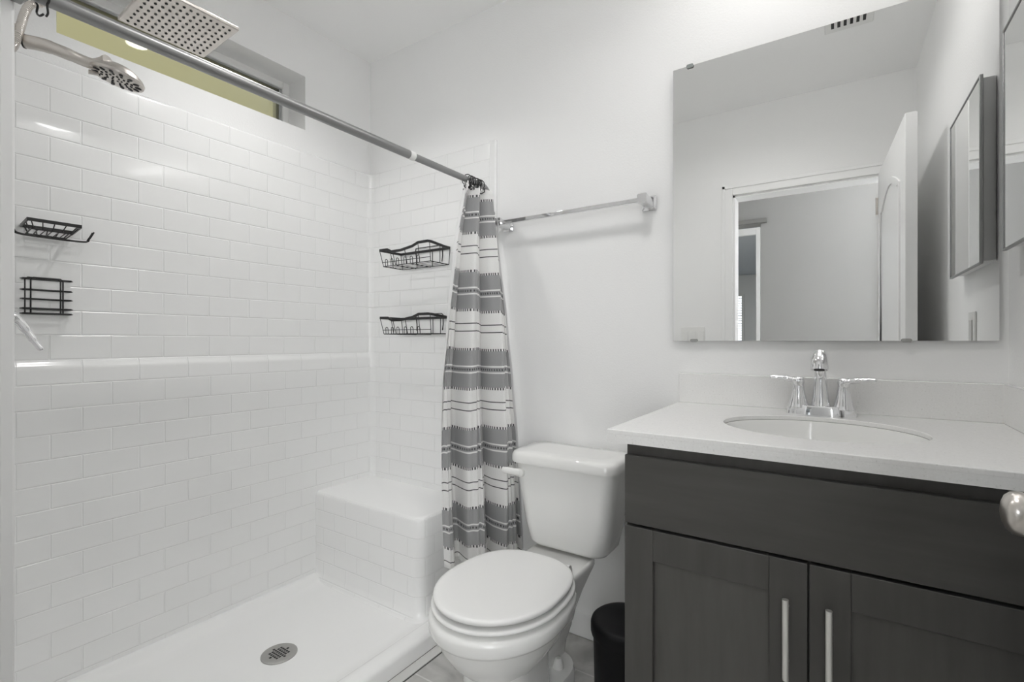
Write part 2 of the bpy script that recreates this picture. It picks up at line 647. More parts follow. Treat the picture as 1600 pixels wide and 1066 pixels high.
b = BM()
for k in range(22):
    box(b, -1.93, -1.6, FY + 0.014, FY + 0.036, 0.86 + 0.052 * k, 0.875 + 0.052 * k)
obj('blind_slats', b, M['blind'], w2, smooth=False)
# white framed sliding door half across the opening, seen only in the mirror
d2 = sroot('door_2')
b = BM()
box(b, OX1 - 0.035, OX1 - 0.003, YH - 0.03, YH + 0.005, 0, OZ - 0.03)
box(b, OX0, OX1 - 0.035, YH - 0.03, YH + 0.005, OZ - 0.085, OZ - 0.03)
obj('door_frame', b, M['trim'], d2, bevel=0.003)
b = BM(); box(b, OX0, OX1 + 0.045, YH, YH + 0.03, OZ + 0.0, OZ + 0.035)
obj('sliding_rail', b, M['grey_rail'], d2, bevel=0.003)

# ------------------------------------------------------------------ transom window
win = sroot('window_1')
PX = XL - 0.135
b = BM()
fw = 0.03
for (y0, y1, z0, z1) in ((WY0, WY0 + fw, WZ0, WZ1), (WY1 - fw, WY1, WZ0, WZ1), (WY0 + fw, WY1 - fw, WZ0, WZ0 + fw), (WY0 + fw, WY1 - fw, WZ1 - fw, WZ1)):
    box(b, PX - 0.03, PX + 0.015, y0, y1, z0, z1)
obj('window_frame', b, M['vinyl'], win, bevel=0.003)
b = BM()
fw2 = 0.012
for (y0, y1, z0, z1) in ((WY1 - fw - fw2, WY1 - fw, WZ0 + fw, WZ1 - fw), (WY0 + fw, WY1 - fw - fw2, WZ1 - fw - 0.006, WZ1 - fw)):
    box(b, PX - 0.02, PX + 0.006, y0, y1, z0, z1)
obj('glazing_bead', b, plain('grey_bead', (0.35, 0.36, 0.36), 0.4), win)
b = BM(); box(b, PX - 0.006, PX, WY0 + fw, WY1 - fw, WZ0 + fw, WZ1 - fw)
obj('pane', b, M['glass'], win, smooth=False)
b = BM(); box(b, -3.6, -3.4, -2.5, 4.5, -0.3, 6.0)
struct(obj('wall_outside', b, M['siding'], smooth=False))
b = BM(); box(b, -3.4, XL - 0.25, -2.5, 4.5, -0.3, -0.12)
struct(obj('ground_outside', b, plain('outside_gravel', (0.45, 0.42, 0.33), 0.95), smooth=False))

# ------------------------------------------------------------------ shower surround
ROW, BRK = 0.0723, 0.145
def v_of(z):
    return z - 1.8107 + ROW * 30
TOPZ = 1.885
LEDGE = 0.998
sur = thing('shower_surround', 'white moulded shower wall surround with embossed subway tile pattern and corner bench', 'shower surround', (XL + 0.3, YB - 0.3, 0.06))

def profile_panel(path_top, path_low):
    """vertical panel whose plan outline changes at the ledge"""
    pass

def left_x(z):
    """face of the long panel, thicker below the ledge"""
    if z >= LEDGE + 0.022:
        return XL + 0.012
    if z >= LEDGE - 0.012:
        t = (LEDGE + 0.022 - z) / 0.034
        return XL + 0.012 + 0.010 * (0.5 - 0.5 * math.cos(t * PI))
    return XL + 0.022
# one continuous face: along the left wall then a rounded corner
zs = [0.03, 0.3, 0.6, 0.9, LEDGE - 0.013, LEDGE - 0.007, LEDGE - 0.002, LEDGE + 0.002, LEDGE + 0.006, LEDGE + 0.010, LEDGE + 0.014, LEDGE + 0.018, LEDGE + 0.022, 1.3, 1.6, TOPZ - 0.012, TOPZ - 0.004, TOPZ]
YF = YB - 0.012
b = BM()
rings = []
for z in zs:
    x = left_x(z)
    inset = 0.0
    if z == TOPZ - 0.004:
        inset = 0.003
    if z == TOPZ:
        inset = 0.010
    ring = [Vector((x - inset, YP - 0.002, z))]
    for k in range(1, 12):
        ring.append(Vector((x - inset, YP - 0.002 + (YF - 0.03 - YP + 0.002) * k / 12, z)))
    for k in range(0, 5):
        a = PI / 2 * k / 4
        ring.append(Vector((x - inset + 0.03 * (1 - math.cos(a)), YF - 0.03 + (0.03 + inset) * math.sin(a), z)))
    rings.append(ring)
R = loft(b, rings, cap=False, closed=False)
o = obj('side_panel', b, M['tile'], sur, sharp=60)
uv_by(o, lambda c: c.y - 0.5157 - BRK / 2, lambda c: v_of(c.z))
# the panel on the back wall
b = BM()
rings = []
xe = XP - 0.018
for z in [0.03, 0.5, 1.0, 1.5, TOPZ - 0.012, TOPZ - 0.004, TOPZ]:
    inset = {TOPZ - 0.004: 0.003, TOPZ: 0.011}.get(z, 0.0)
    ring = [Vector((XL + 0.03 + (xe - 0.005 - XL - 0.03) * k / 10, YF + inset, z)) for k in range(11)]
    ring += [Vector((xe - 0.002, YF + 0.0015 + inset * 0.85, z)), Vector((xe, YF + 0.006 + inset * 0.5, z)), Vector((xe, YB, z))]
    rings.append(ring)
loft(b, rings, cap=False, closed=False)
o = obj('end_panel', b, M['tile'], sur, sharp=60)
uv_by(o, lambda c: (c.x if c.x < xe - 0.03 else xe - 0.03) + 0.044, lambda c: v_of(c.z))
# smooth edge flange on the back wall panel
b = BM(); box(b, xe - 0.03, xe + 0.002, YF - 0.004, YB, 0.03, TOPZ)
obj('edge_flange', b, M['acrylic'], sur, bevel=0.004, segs=3)
# plumbing side
b = BM(); box(b, XL + 0.012, XP, YP - 0.012, YP, 0.03, TOPZ)
o = obj('plumbing_panel', b, M['tile'], sur, bevel=0.005, segs=3)
uv_by(o, lambda c: c.x, lambda c: v_of(c.z))
# wrapped edge at the open end of the plumbing wall
b = BM(); box(b, XP - 0.02, XP + 0.004, YP - 0.014, YP + 0.006, 0.03, ZC)
struct(obj('trim_4', b, M['trim'], bevel=0.004, segs=3))

# bench
BZ, BY0, BX1 = 0.414, 1.312, -1.285
b = BM()
def bench_ring(z, g):
    """plan outline: front-left on the wall, rounded right corner"""
    x0, y0, x1, y1 = XL + 0.02, BY0 + g, BX1 - g, YB - 0.005
    r = 0.045
    pts = [Vector((x0, y0, z))]
    for k in range(1, 6):
        pts.append(Vector((x0 + (x1 - r - x0) * k / 6, y0, z)))
    for k in range(7):
        a = -PI / 2 + PI / 2 * k / 6
        pts.append(Vector((x1 - r + r * math.cos(a), y0 + r + r * math.sin(a), z)))
    for k in range(1, 5):
        pts.append(Vector((x1, y0 + r + (y1 - y0 - r) * k / 4, z)))
    pts.append(Vector((x0, y1, z)))
    return pts
rings = []
for z, g in ((0.025, -0.028), (0.035, -0.016), (0.05, -0.006), (0.07, 0), (0.2, 0), (BZ - 0.016, 0), (BZ - 0.005, 0.004), (BZ, 0.014)):
    rings.append(bench_ring(z, g))
R = loft(b, rings, cap=False)
b.faces.new(R[-1])
o = obj('bench', b, M['tile'], sur, sharp=50)
uvl = o.data.uv_layers.new(name='UVMap')
for p in o.data.polygons:
    for li in p.loop_indices:
        c = o.data.vertices[o.data.loops[li].vertex_index].co
        if abs(p.normal.z) > 0.6:
            uvl.data[li].uv = (-5.0 + BRK * 0.0 + 0.03, ROW * 40.5)
        elif p.center.x < BX1 - 0.045:
            uvl.data[li].uv = (c.x + 0.044, c.z - (BZ - 0.078) + ROW * 20)
        elif p.center.y < BY0 + 0.05:
            uvl.data[li].uv = (BX1 - 0.045 + 0.044 + 0.5 * (c.x - BX1 + 0.045) + (c.y - BY0), c.z - (BZ - 0.078) + ROW * 20)
        else:
            uvl.data[li].uv = (c.y + BX1 - BY0 + 0.044, c.z - (BZ - 0.078) + ROW * 20)

# ------------------------------------------------------------------ shower base
base = thing('shower_pan', 'white acrylic shower pan with low curb and round floor drain', 'shower pan', (-1.55, 0.9, 0))
b = BM()
X0, X1, Y0, Y1 = XL + 0.004, -1.181, YP - 0.01, YB - 0.004
def pan_ring(mx0, mx1, my0, my1, r, z):
    return rrect((X0 + mx0 + X1 - mx1) / 2, (Y0 + my0 + Y1 - my1) / 2, (X1 - mx1 - X0 - mx0) / 2, (Y1 - my1 - Y0 - my0) / 2, r, z, 6)
rings = [pan_ring(0, 0, 0, 0, 0.003, 0.0), pan_ring(0, 0, 0, 0, 0.003, 0.045), pan_ring(0.002, 0.004, 0.001, 0.001, 0.005, 0.055), pan_ring(0.006, 0.014, 0.002, 0.002, 0.01, 0.061),
         pan_ring(0.020, 0.05, 0.010, 0.010, 0.03, 0.062), pan_ring(0.034, 0.066, 0.028, 0.028, 0.04, 0.056), pan_ring(0.05, 0.078, 0.045, 0.045, 0.05, 0.044),
         pan_ring(0.075, 0.09, 0.07, 0.07, 0.06, 0.038), pan_ring(0.12, 0.13, 0.12, 0.12, 0.08, 0.0345)]
DCX, DCY = -1.553, 0.93
last = rings[-1]
for t, z in ((0.5, 0.032), (0.8, 0.030)):
    rings.append([Vector((DCX + (p.x - DCX) * (1 - t) , DCY + (p.y - DCY) * (1 - t), z)) for p in last])
R = loft(b, rings, cap=False)
b.faces.new(R[-1])
b.faces.new(R[0][::-1])
obj('floor_tray', b, M['acrylic'], base, sharp=60)
b = BM()
lathe(b, (DCX, DCY, 0.0295), [(0.056, 0), (0.056, 0.003), (0.053, 0.0048), (0.038, 0.0042), (0.036, 0.0042)], 40)
dr = obj('drain_cover', b, M['grille'], base)
b = BM()
n = 0
for i in range(-3, 4):
    for j in range(-3, 4):
        if i * i + j * j <= 9.5:
            x, y = DCX + i * 0.0102, DCY + j * 0.0102
            box(b, x - 0.0037, x + 0.0037, y - 0.0037, y + 0.0037, 0.033, 0.0341)
dh = obj('drain_holes', b, M['gap'], dr, smooth=False)

# ------------------------------------------------------------------ curtain rod
RX, RZ = -1.13, 1.656
rod = thing('curtain_rod', 'brushed steel shower curtain rod across the shower opening', 'curtain rod', (RX, YP, RZ))
b = BM(); tube(b, [(RX, YP, RZ), (RX, 1.125, RZ)], 0.0128, 24)
obj('outer_tube', b, M['steel'], rod)
b = BM()
bend = [(RX, 1.12, RZ), (RX, 1.49, RZ)]
for k in range(1, 8):
    a = PI / 2 * k / 7
    bend.append((RX, 1.49 + 0.03 * math.sin(a), RZ - 0.03 * (1 - math.cos(a))))
bend += [(RX, 1.52, RZ - 0.06)]
for k in range(1, 8):
    a = PI / 2 * k / 7
    bend.append((RX, 1.52 + 0.03 * (1 - math.cos(a)), RZ - 0.06 - 0.03 * math.sin(a)))
bend += [(RX - 0.02, YB - 0.075, RZ - 0.0905), (RX - 0.075, YB - 0.028, RZ - 0.092), (RX - 0.082, YB - 0.012, RZ - 0.092)]
tube(b, bend, 0.0112, 20)
obj('inner_tube', b, M['steel'], rod)
b = BM(); tube(b, [(RX, 1.105, RZ), (RX, 1.127, RZ)], 0.0137, 24)
obj('collar', b, M['plastic'], rod)  # white at the tube joint stands in for a highlight
b = BM(); lathe(b, (RX - 0.082, YB - 0.03, RZ - 0.092), [(0.012, 0), (0.018, 0.004), (0.022, 0.009), (0.022, 0.018)], 24, 'y')
obj('wall_flange', b, M['steel'], rod)
b = BM(); lathe(b, (RX, YP + 0.006, RZ), [(0.026, -0.006), (0.026, 0.006), (0.016, 0.014)], 24, 'y')
obj('wall_flange', b, M['steel'], rod)

# curtain hooks
def make_hook(label, group):
    b = BM()
    pts = [(0.0, 0, 0.0)]
    path = []
    for k in range(0, 15):
        a = math.radians(-50 + 280 * k / 14)
        path.append((0.0185 * math.cos(a), 0, 0.0185 * math.sin(a)))
    path = [(0.004, 0.003, -0.030), (0.012, 0.001, -0.026)] + path + [(-0.011, -0.002, -0.026), (-0.002, -0.003, -0.032), (0.006, -0.002, -0.029)]
    tube(b, smooth_path(path, 3), 0.0017, 8)
    o = obj('curtain_hook', b, M['black_wire'])
    return tag(o, label, 'curtain hook', group)
hook0 = make_hook('black wire curtain hook in the bunch at the curtain end of the rod', 'bunched black curtain hooks')
ys = [1.392, 1.405, 1.414, 1.422, 1.431, 1.439, 1.447, 1.456, 1.464, 1.473]
for i, y in enumerate(ys):
    h = hook0 if i == 0 else hook0.copy()
    if i:
        COL.objects.link(h)
    h.location = (RX, y, RZ)
    h.rotation_euler = (random.uniform(-0.35, 0.35), random.uniform(-0.25, 0.25), random.uniform(-0.5, 0.5))
h = hook0.copy()
COL.objects.link(h)
h.location = (RX, 0.252, RZ)
h.rotation_euler = (0.1, 0.15, 0.3)
h['label'] = 'lone black curtain hook left hanging at the shower head end of the rod'
del h['group']

# ------------------------------------------------------------------ shower curtain
def curtain_surface(nu, nv, off=0.0, ztop=1.638, seed=0, uw=1.0, phase=0.0, short=0.0):
    PER = 0.287
    pts = []
    def plan(s, t):
        """s along cloth 0..1, t down 0..1 -> x, y"""
        ts = (0.0, 0.17, 0.37, 0.54, 0.68, 0.85, 1.0)
        def lin(vals):
            for k in range(6):
                if t <= ts[k + 1]:
                    f = (t - ts[k]) / (ts[k + 1] - ts[k])
                    f = f * f * (3 - 2 * f) * 0.4 + f * 0.6
                    return vals[k] + (vals[k + 1] - vals[k]) * f
            return vals[-1]
        ax = lin((-1.132, -1.14, -1.148, -1.155, -1.158, -1.162, -1.165))
        ay = lin((1.372, 1.322, 1.290, 1.270, 1.270, 1.283, 1.302))
        bx = lin((-1.126, -1.085, -1.055, -1.03, -1.010, -0.995, -0.985))
        by = lin((1.552, 1.557, 1.568, 1.572, 1.572, 1.572, 1.572))
        d = Vector((bx - ax, by - ay))
        nrm = Vector((d.y, -d.x)).normalized()
        amp = 0.020 + 0.026 * min(1, t * 1.2)
        w = math.sin(2 * PI * (2.75 * s + phase + 0.12 + 0.06 * math.sin(3 * t))) + 0.42 * math.sin(2 * PI * (5.3 * s + 0.35) + 2.2 * t) + 0.14 * math.sin(2 * PI * (12.1 * s) + 5 * t)
        shift = 0.05 * math.sin(4 * PI * 2.75 * s + 1.0) / 2.75
        q = Vector((ax, ay)) + d * (s + shift * (1 - 0.3 * t)) + nrm * (amp * w + off)
        return q
    for j in range(nv + 1):
        t = j / nv
        row = []
        for i in range(nu + 1):
            s = i / nu
            q = plan(s, t)
            zb = 0.280 - 0.032 * s + 0.005 * math.sin(2 * PI * 2.75 * s)
            # scalloped top between hooks
            zt = ztop + 0.006 * math.cos(2 * PI * 7.2 * s)
            z = zt + (zb + short - zt) * t
            row.append(Vector((q.x, q.y, z)))
        pts.append(row)
    return pts

cur = thing('shower_curtain', 'white and grey striped woven shower curtain bunched beside the toilet tank', 'shower curtain', (RX, 1.45, 0.3))
NU, NV = 150, 90
P = curtain_surface(NU, NV)
b = BM()
V = [[b.verts.new(p) for p in row] for row in P]
for j in range(NV):
    for i in range(NU):
        b.faces.new((V[j][i], V[j][i + 1], V[j + 1][i + 1], V[j + 1][i]))
arc = [0.0]
for i in range(NU):
    arc.append(arc[-1] + (P[NV // 2][i + 1] - P[NV // 2][i]).length)
b.verts.index_update()
me_idx = {}
for j in range(NV + 1):
    for i in range(NU + 1):
        me_idx[V[j][i].index] = (i, P[j][i].z)
zt0 = 1.638
slope = [(1.638 - (P[NV][i].z)) for i in range(NU + 1)]
o = obj('cloth', b, M['curtain'], cur, sharp=180)
uvl = o.data.uv_layers.new(name='UVMap')
for lp in o.data.loops:
    i, z = me_idx[lp.vertex_index]
    # measured along the cloth from its top hem
    d = (1.638 - z) * (1.352 / slope[i])
    uvl.data[lp.index].uv = (arc[i] * 1.15, (d - 0.030) / 0.2766 + 5.0)
sm = o.modifiers.new('thickness', 'SOLIDIFY')
sm.thickness = 0.0012
P = curtain_surface(110, 40, off=-0.0, seed=3, phase=0.13, short=0.03)
b = BM()
V = [[b.verts.new(Vector((p.x - 0.03, p.y + 0.030, p.z - 0.004))) for p in row] for row in P]
for j in range(40):
    for i in range(110):
        b.faces.new((V[j][i], V[j][i + 1], V[j + 1][i + 1], V[j + 1][i]))
o = obj('liner', b, M['liner'], cur, sharp=180)

# ------------------------------------------------------------------ rain shower head
rain = thing('rain_shower_head', 'square brushed nickel rain shower head on a raised arm', 'shower head', (-1.503, 0.615, 1.94))
def tilt(bm):
    for v in bm.verts:
        v.co.z -= 0.011 * (-1.396 - v.co.x) / 0.215
b = BM(); box(b, -1.611, -1.404, 0.508, 0.723, 1.94, 1.9505); tilt(b)
plate = obj('spray_plate', b, M['nickel'], rain, bevel=0.0025)
b = BM()
for i in range(9):
    for j in range(12):
        x = -1.611 + 0.018 + i * (0.207 - 0.036) / 8
        y = 0.508 + 0.018 + j * (0.215 - 0.036) / 11
        lathe(b, (x, y, 1.9378), [(0.0026, 0), (0.0035, 0.0012), (0.0035, 0.0023)], 8)
tilt(b)
noz = obj('nozzle_grid', b, M['dark_rubber'], plate, smooth=False)
b = BM()
tube(b, smooth_path([(-1.503, YP, 2.09), (-1.503, 0.33, 2.10), (-1.503, 0.47, 2.09), (-1.503, 0.57, 2.06), (-1.503, 0.612, 2.01), (-1.503, 0.615, 1.975)], 6), 0.011, 16)
obj('arm', b, M['nickel'], rain)
b = BM(); lathe(b, (-1.503, 0.615, 1.95), [(0.03, 0), (0.028, 0.008), (0.017, 0.016), (0.017, 0.03), (0.013, 0.034)], 24)
obj('ball_joint', b, M['nickel'], rain)
b = BM(); lathe(b, (-1.503, YP, 2.09), [(0.03, 0.0), (0.028, 0.006), (0.012, 0.012)], 24, 'y')
obj('escutcheon', b, M['nickel'], rain)

# ------------------------------------------------------------------ hand shower
def ray(px, py, t):
    return Vector(((-0.55629 + 0.83098 * (px - 800) / 770) * t, (0.83098 + 0.55629 * (px - 800) / 770) * t, CAM_H + (533 - py) / 770 * t))
hand = thing('hand_shower', 'brushed nickel hand shower head with dark spray nozzles, below the rain head', 'hand shower', (-1.42, 0.30, 1.70))
butt = ray(37, 64, 1.03)
mid = ray(100, 82, 1.055)
neck = ray(145, 100, 1.09)
face_c = ray(183, 123, 1.12)
b = BM()
tube(b, smooth_path([butt, butt.lerp(mid, 0.5) + Vector((0, 0, 0.003)), mid, neck, face_c + Vector((0.02, -0.022, 0.022))], 6),
     [0.0125] * 1 + [0.0135] * 8 + [0.0125] * 5 + [0.0115] * 4 + [0.0115, 0.012, 0.0125, 0.013, 0.013, 0.014, 0.014], 18)
obj('handle', b, M['nickel'], hand)
# head: axis pointing down and towards the shower
nrm = Vector((-0.13, -0.18, -0.975)).normalized()
u = nrm.orthogonal().normalized()
w = nrm.cross(u)
def disc_ring(r, h, n=36):
    return [face_c + nrm * h + (u * math.cos(2 * PI * i / n) + w * math.sin(2 * PI * i / n)) * r for i in range(n)]
b = BM()
loft(b, [disc_ring(0.010, -0.030), disc_ring(0.030, -0.024), disc_ring(0.046, -0.012), disc_ring(0.0515, -0.004), disc_ring(0.0505, 0.001), disc_ring(0.046, 0.002)])
hd = obj('spray_head', b, M['nickel'], hand)
b = BM()
def noz_at(r, a, rr, el):
    c = face_c + nrm * 0.0022 + (u * math.cos(a) + w * math.sin(a)) * r
    rad = (u * math.cos(a) + w * math.sin(a))
    tan = nrm.cross(rad)
    f = lambda h, k: [c + nrm * h + (rad * math.cos(2 * PI * i / 10) * el + tan * math.sin(2 * PI * i / 10)) * rr * k for i in range(10)]
    loft(b, [f(-0.001, 1), f(0.0015, 0.8)])
for k in range(14):
    noz_at(0.0395, 2 * PI * k / 14, 0.0042, 1.7)
for k in range(12):
    noz_at(0.028, 2 * PI * (k + 0.5) / 12, 0.0026, 1.2)
for k in range(9):
    noz_at(0.019, 2 * PI * k / 9, 0.0024, 1.1)
for k in range(5):
    noz_at(0.009, 2 * PI * k / 5, 0.0021, 1.0)
obj('nozzle_ring', b, M['dark_rubber'], hd)
b = BM()
s0 = face_c - nrm * 0.004 - w * 0.0
sel = ray(138, 112, 1.085)
tube(b, [sel.lerp(face_c, 0.35), sel], [0.004, 0.005], 10)
obj('selector', b, M['nickel'], hd)
b = BM()
d = (mid - butt).normalized()
tube(b, [butt - d * 0.012, butt - d * 0.001], [0.0085, 0.0085], 14)
obj('hose_nut', b, M['nickel'], hand)
b = BM()
tube(b, [butt + d * 0.001, butt + d * 0.0035], [0.0142, 0.0142], 14)
obj('seal_ring', b, M['dark_rubber'], hand)
# bracket that carries it
b = BM()
br = butt + Vector((-0.02, -0.03, -0.0))
tube(b, [(br.x, YP, br.z + 0.02), (br.x, YP + 0.03, br.z + 0.02), tuple(butt + Vector((-0.012, -0.012, 0.004)))], [0.017, 0.012, 0.010], 14)
obj('holder', b, M['nickel'], hand)
# corrugated hose
hp = smooth_path([(-1.50, YP + 0.02, 1.90), (-1.49, 0.30, 1.888), ray(66, 0, 1.07), ray(47, 8, 1.05), ray(38, 22, 1.035), ray(32, 42, 1.02), ray(22, 70, 1.0), (-1.36, 0.245, 1.60), (-1.36, 0.24, 1.35), (-1.42, 0.235, 1.2), (-1.47, 0.235, 1.35), tuple(butt - d * 0.03), tuple(butt - d * 0.01)], 26)
seg_len = [0.0]
for k in range(1, len(hp)):
    seg_len.append(seg_len[-1] + (hp[k] - hp[k - 1]).length)
fine, kk = [], 0
for i in range(int(seg_len[-1] / 0.0013)):
    d_ = i * 0.0013
    while seg_len[kk + 1] < d_:
        kk += 1
    fine.append(hp[kk].lerp(hp[kk + 1], (d_ - seg_len[kk]) / max(1e-9, seg_len[kk + 1] - seg_len[kk])))
hp = fine
rad = [(0.0062, 0.0078, 0.0078, 0.0062)[k % 4] for k in range(len(hp))]
b = BM(); tube(b, hp, rad, 12)
hose = obj('shower_hose', b, M['nickel'], sharp=50)
tag(hose, 'ribbed metal shower hose curving down beside the hand shower', 'hose')

# ------------------------------------------------------------------ shower valve lever
val = thing('shower_valve', 'chrome shower valve with downward lever on the plumbing wall', 'shower valve', (-1.50, YP, 1.09))
b = BM(); lathe(b, (-1.50, YP, 1.12), [(0.085, 0), (0.083, 0.006), (0.05, 0.012), (0.03, 0.014), (0.027, 0.05), (0.02, 0.066)], 36, 'y')
obj('escutcheon', b, M['chrome'], val)
b = BM()
tube(b, smooth_path([(-1.50, YP + 0.06, 1.13), (-1.50, YP + 0.078, 1.118), (-1.498, YP + 0.094, 1.092), (-1.494, YP + 0.105, 1.07), (-1.49, YP + 0.117, 1.05)], 6), [0.011] * 6 + [0.009] * 6 + [0.0075] * 6 + [0.006] * 6 + [0.0045], 14, flat=0.8)
obj('lever', b, M['chrome'], val)

# ------------------------------------------------------------------ wire baskets on the back shower panel
def make_basket(label):
    x0, x1, y0, y1, zr, zb = -1.702, -1.402, 1.488, YF - 0.004, 1.471, 1.400
    t = thing('wire_basket', label, 'shower basket', (x0, y1, zr), 'black wire shower baskets')
    b = BM()
    z = zr
    front = [(x0, y0, z), (x0 + 0.05, y0, z - 0.001), (x0 + 0.075, y0, z - 0.012), (x0 + 0.13, y0, z - 0.012), (x0 + 0.20, y0, z - 0.002), (x0 + 0.235, y0, z + 0.010), (x1 - 0.01, y0, z + 0.010), (x1, y0 + 0.012, z + 0.008)]
    loop = front + [(x1, y1 - 0.03, z), (x1, y1, z), ((x0 + x1) / 2, y1, z), (x0, y1, z), (x0, y1 - 0.04, z)]
    strap(b, loop, 0.011, 0.0035, closed=True)
    obj('rim', b, M['black_wire'], t, sharp=20)
    b = BM()
    r = 0.0015
    # bottom loop and floor wires
    xi0, xi1, yi0 = x0 + 0.012, x1 - 0.006, y0 + 0.012
    tube(b, [(xi0, yi0, zb), (xi1, yi0, zb), (xi1, y1, zb), (xi0, y1, zb)], 0.0019, 6, True)
    for k in range(1, 4):
        y = yi0 + (y1 - yi0) * k / 4
        tube(b, [(xi0, y, zb), (xi1, y, zb)], 0.0012, 6)
    for fx in (0.3, 0.62):
        x = xi0 + (xi1 - xi0) * fx
        tube(b, [(x, yi0, zb - 0.002), (x, y1, zb - 0.002)], 0.0018, 6)
    # middle rail
    zm = zb + 0.017
    tube(b, [(xi0 - 0.004, yi0 - 0.004, zm), (xi1, yi0 - 0.004, zm)], r, 6)
    # uprights
    for fx, top in ((0.0, zr), (0.27, zr - 0.012), (0.52, zr - 0.008), (0.78, zr + 0.008), (1.0, zr + 0.008)):
        tube(b, [(x0 + (x1 - x0) * fx, y0, top), (xi0 + (xi1 - xi0) * fx, yi0, zb)], r, 6)
    for fx in (0.0, 0.33, 0.66, 1.0):
        tube(b, [(x0 + (x1 - x0) * fx, y1, zr), (xi0 + (xi1 - xi0) * fx, y1, zb)], r, 6)
    for xx, xb in ((x0, xi0), (x1, xi1)):
        tube(b, [(xx, (y0 + y1) / 2, zr), (xb, (yi0 + y1) / 2, zb)], r, 6)
    # arched decorations along the front
    for x in (0.035, 0.070, 0.104, 0.150, 0.188, 0.228):
        pts = [(x0 + x - 0.007, yi0 - 0.003, zb), (x0 + x - 0.007, yi0 - 0.004, zb + 0.022)]
        for k in range(1, 6):
            a = PI - PI * k / 6
            pts.append((x0 + x + 0.007 * math.cos(a), yi0 - 0.005, zb + 0.022 + 0.008 * math.sin(a)))
        pts += [(x0 + x + 0.007, yi0 - 0.004, zb + 0.022), (x0 + x + 0.007, yi0 - 0.003, zb)]
        tube(b, pts, r, 6)
    obj('wire_tray', b, M['black_wire'], t)
    # hanging bracket on the wall
    b = BM()
    hz = zr + 0.018
    tube(b, [(x0 + 0.10, y1, zr - 0.055), (x0 + 0.10, y1 + 0.001, zr - 0.03), (x0 + 0.095, y1, hz - 0.01), (x0 + 0.098, y1, hz), (x1 - 0.05, y1, hz), (x1 - 0.042, y1, hz - 0.006), (x1 - 0.042, y1, zr - 0.03), (x1 - 0.046, y1, zr - 0.055)], 0.002, 8)
    obj('hanger', b, M['black_wire'], t)
    b = BM()
    box(b, x0 + 0.07, x1 - 0.03, YF - 0.0015, YF + 0.0005, zr - 0.05, zr + 0.02)
    obj('adhesive_pad', b, M['acrylic'], t)
    return t
bk = make_basket('upper of the two black wire shower baskets beside the curtain')
def copy_tree(src, loc, label):
    r = src.copy()
    COL.objects.link(r)
    r.location = loc
    r['label'] = label
    for ch in src.children:
        c = ch.copy()
        COL.objects.link(c)
        c.parent = r
        for g in ch.children:
            q = g.copy()
            COL.objects.link(q)
            q.parent = c
    return r
copy_tree(bk, bk.location + Vector((0.003, 0, -0.299)), 'lower of the two black wire shower baskets, nearer the bench')

# ------------------------------------------------------------------ soap tray and razor basket on the long panel
xw = left_x(1.4) + 0.002
tray = thing('soap_tray', 'black wire soap tray with side hooks on the tiled side panel', 'soap tray', (xw, 0.43, 1.39))
b = BM()
z = 1.395
strap(b, [(xw, 0.383, z), (xw, 0.497, z), (xw + 0.118, 0.483, z), (xw + 0.118, 0.372, z)], 0.009, 0.004, True)
obj('rim', b, M['black_wire'], tray, sharp=20)
b = BM()
zb = z - 0.022
tube(b, [(xw + 0.004, 0.392, zb), (xw + 0.004, 0.478, zb), (xw + 0.105, 0.468, zb), (xw + 0.105, 0.382, zb)], 0.0022, 6, True)
for k in range(1, 6):
    f = k / 6
    tube(b, [(xw + 0.004, 0.392 + 0.086 * f, zb), (xw + 0.105, 0.382 + 0.086 * f, zb)], 0.0014, 6)
for f in (0.06, 0.27, 0.5, 0.73, 0.94):
    tube(b, [(xw, 0.383 + 0.114 * f, z), (xw + 0.004, 0.392 + 0.086 * f, zb)], 0.0014, 6)
    tube(b, [(xw + 0.118, 0.372 + 0.111 * f, z), (xw + 0.105, 0.382 + 0.086 * f, zb)], 0.0014, 6)
for f in (0.3, 0.7):
    tube(b, [(xw + 0.118 * f, 0.383 - 0.011 * f, z), (xw + 0.004 + 0.1 * f, 0.392 - 0.01 * f, zb)], 0.0014, 6)
    tube(b, [(xw + 0.118 * f, 0.497 - 0.014 * f, z), (xw + 0.004 + 0.1 * f, 0.478 - 0.01 * f, zb)], 0.0014, 6)
obj('wire_tray', b, M['black_wire'], tray)
for off in (0.018, 0.03):
    b = BM()
    tube(b, smooth_path([(xw + off + 0.004, 0.355, zb + 0.028), (xw + off, 0.362, zb + 0.006), (xw + off - 0.004, 0.375, zb - 0.004), (xw + off - 0.006, 0.43, zb - 0.006), (xw + off - 0.004, 0.515, zb - 0.005), (xw + off, 0.526, zb + 0.004), (xw + off + 0.004, 0.536, zb + 0.026)], 5), 0.002, 8)
    obj('side_hook', b, M['black_wire'], tray)
b = BM(); box(b, left_x(1.4) - 0.001, left_x(1.4) + 0.001, 0.39, 0.49, 1.35, 1.42)
obj('adhesive_pad', b, M['acrylic'], tray)

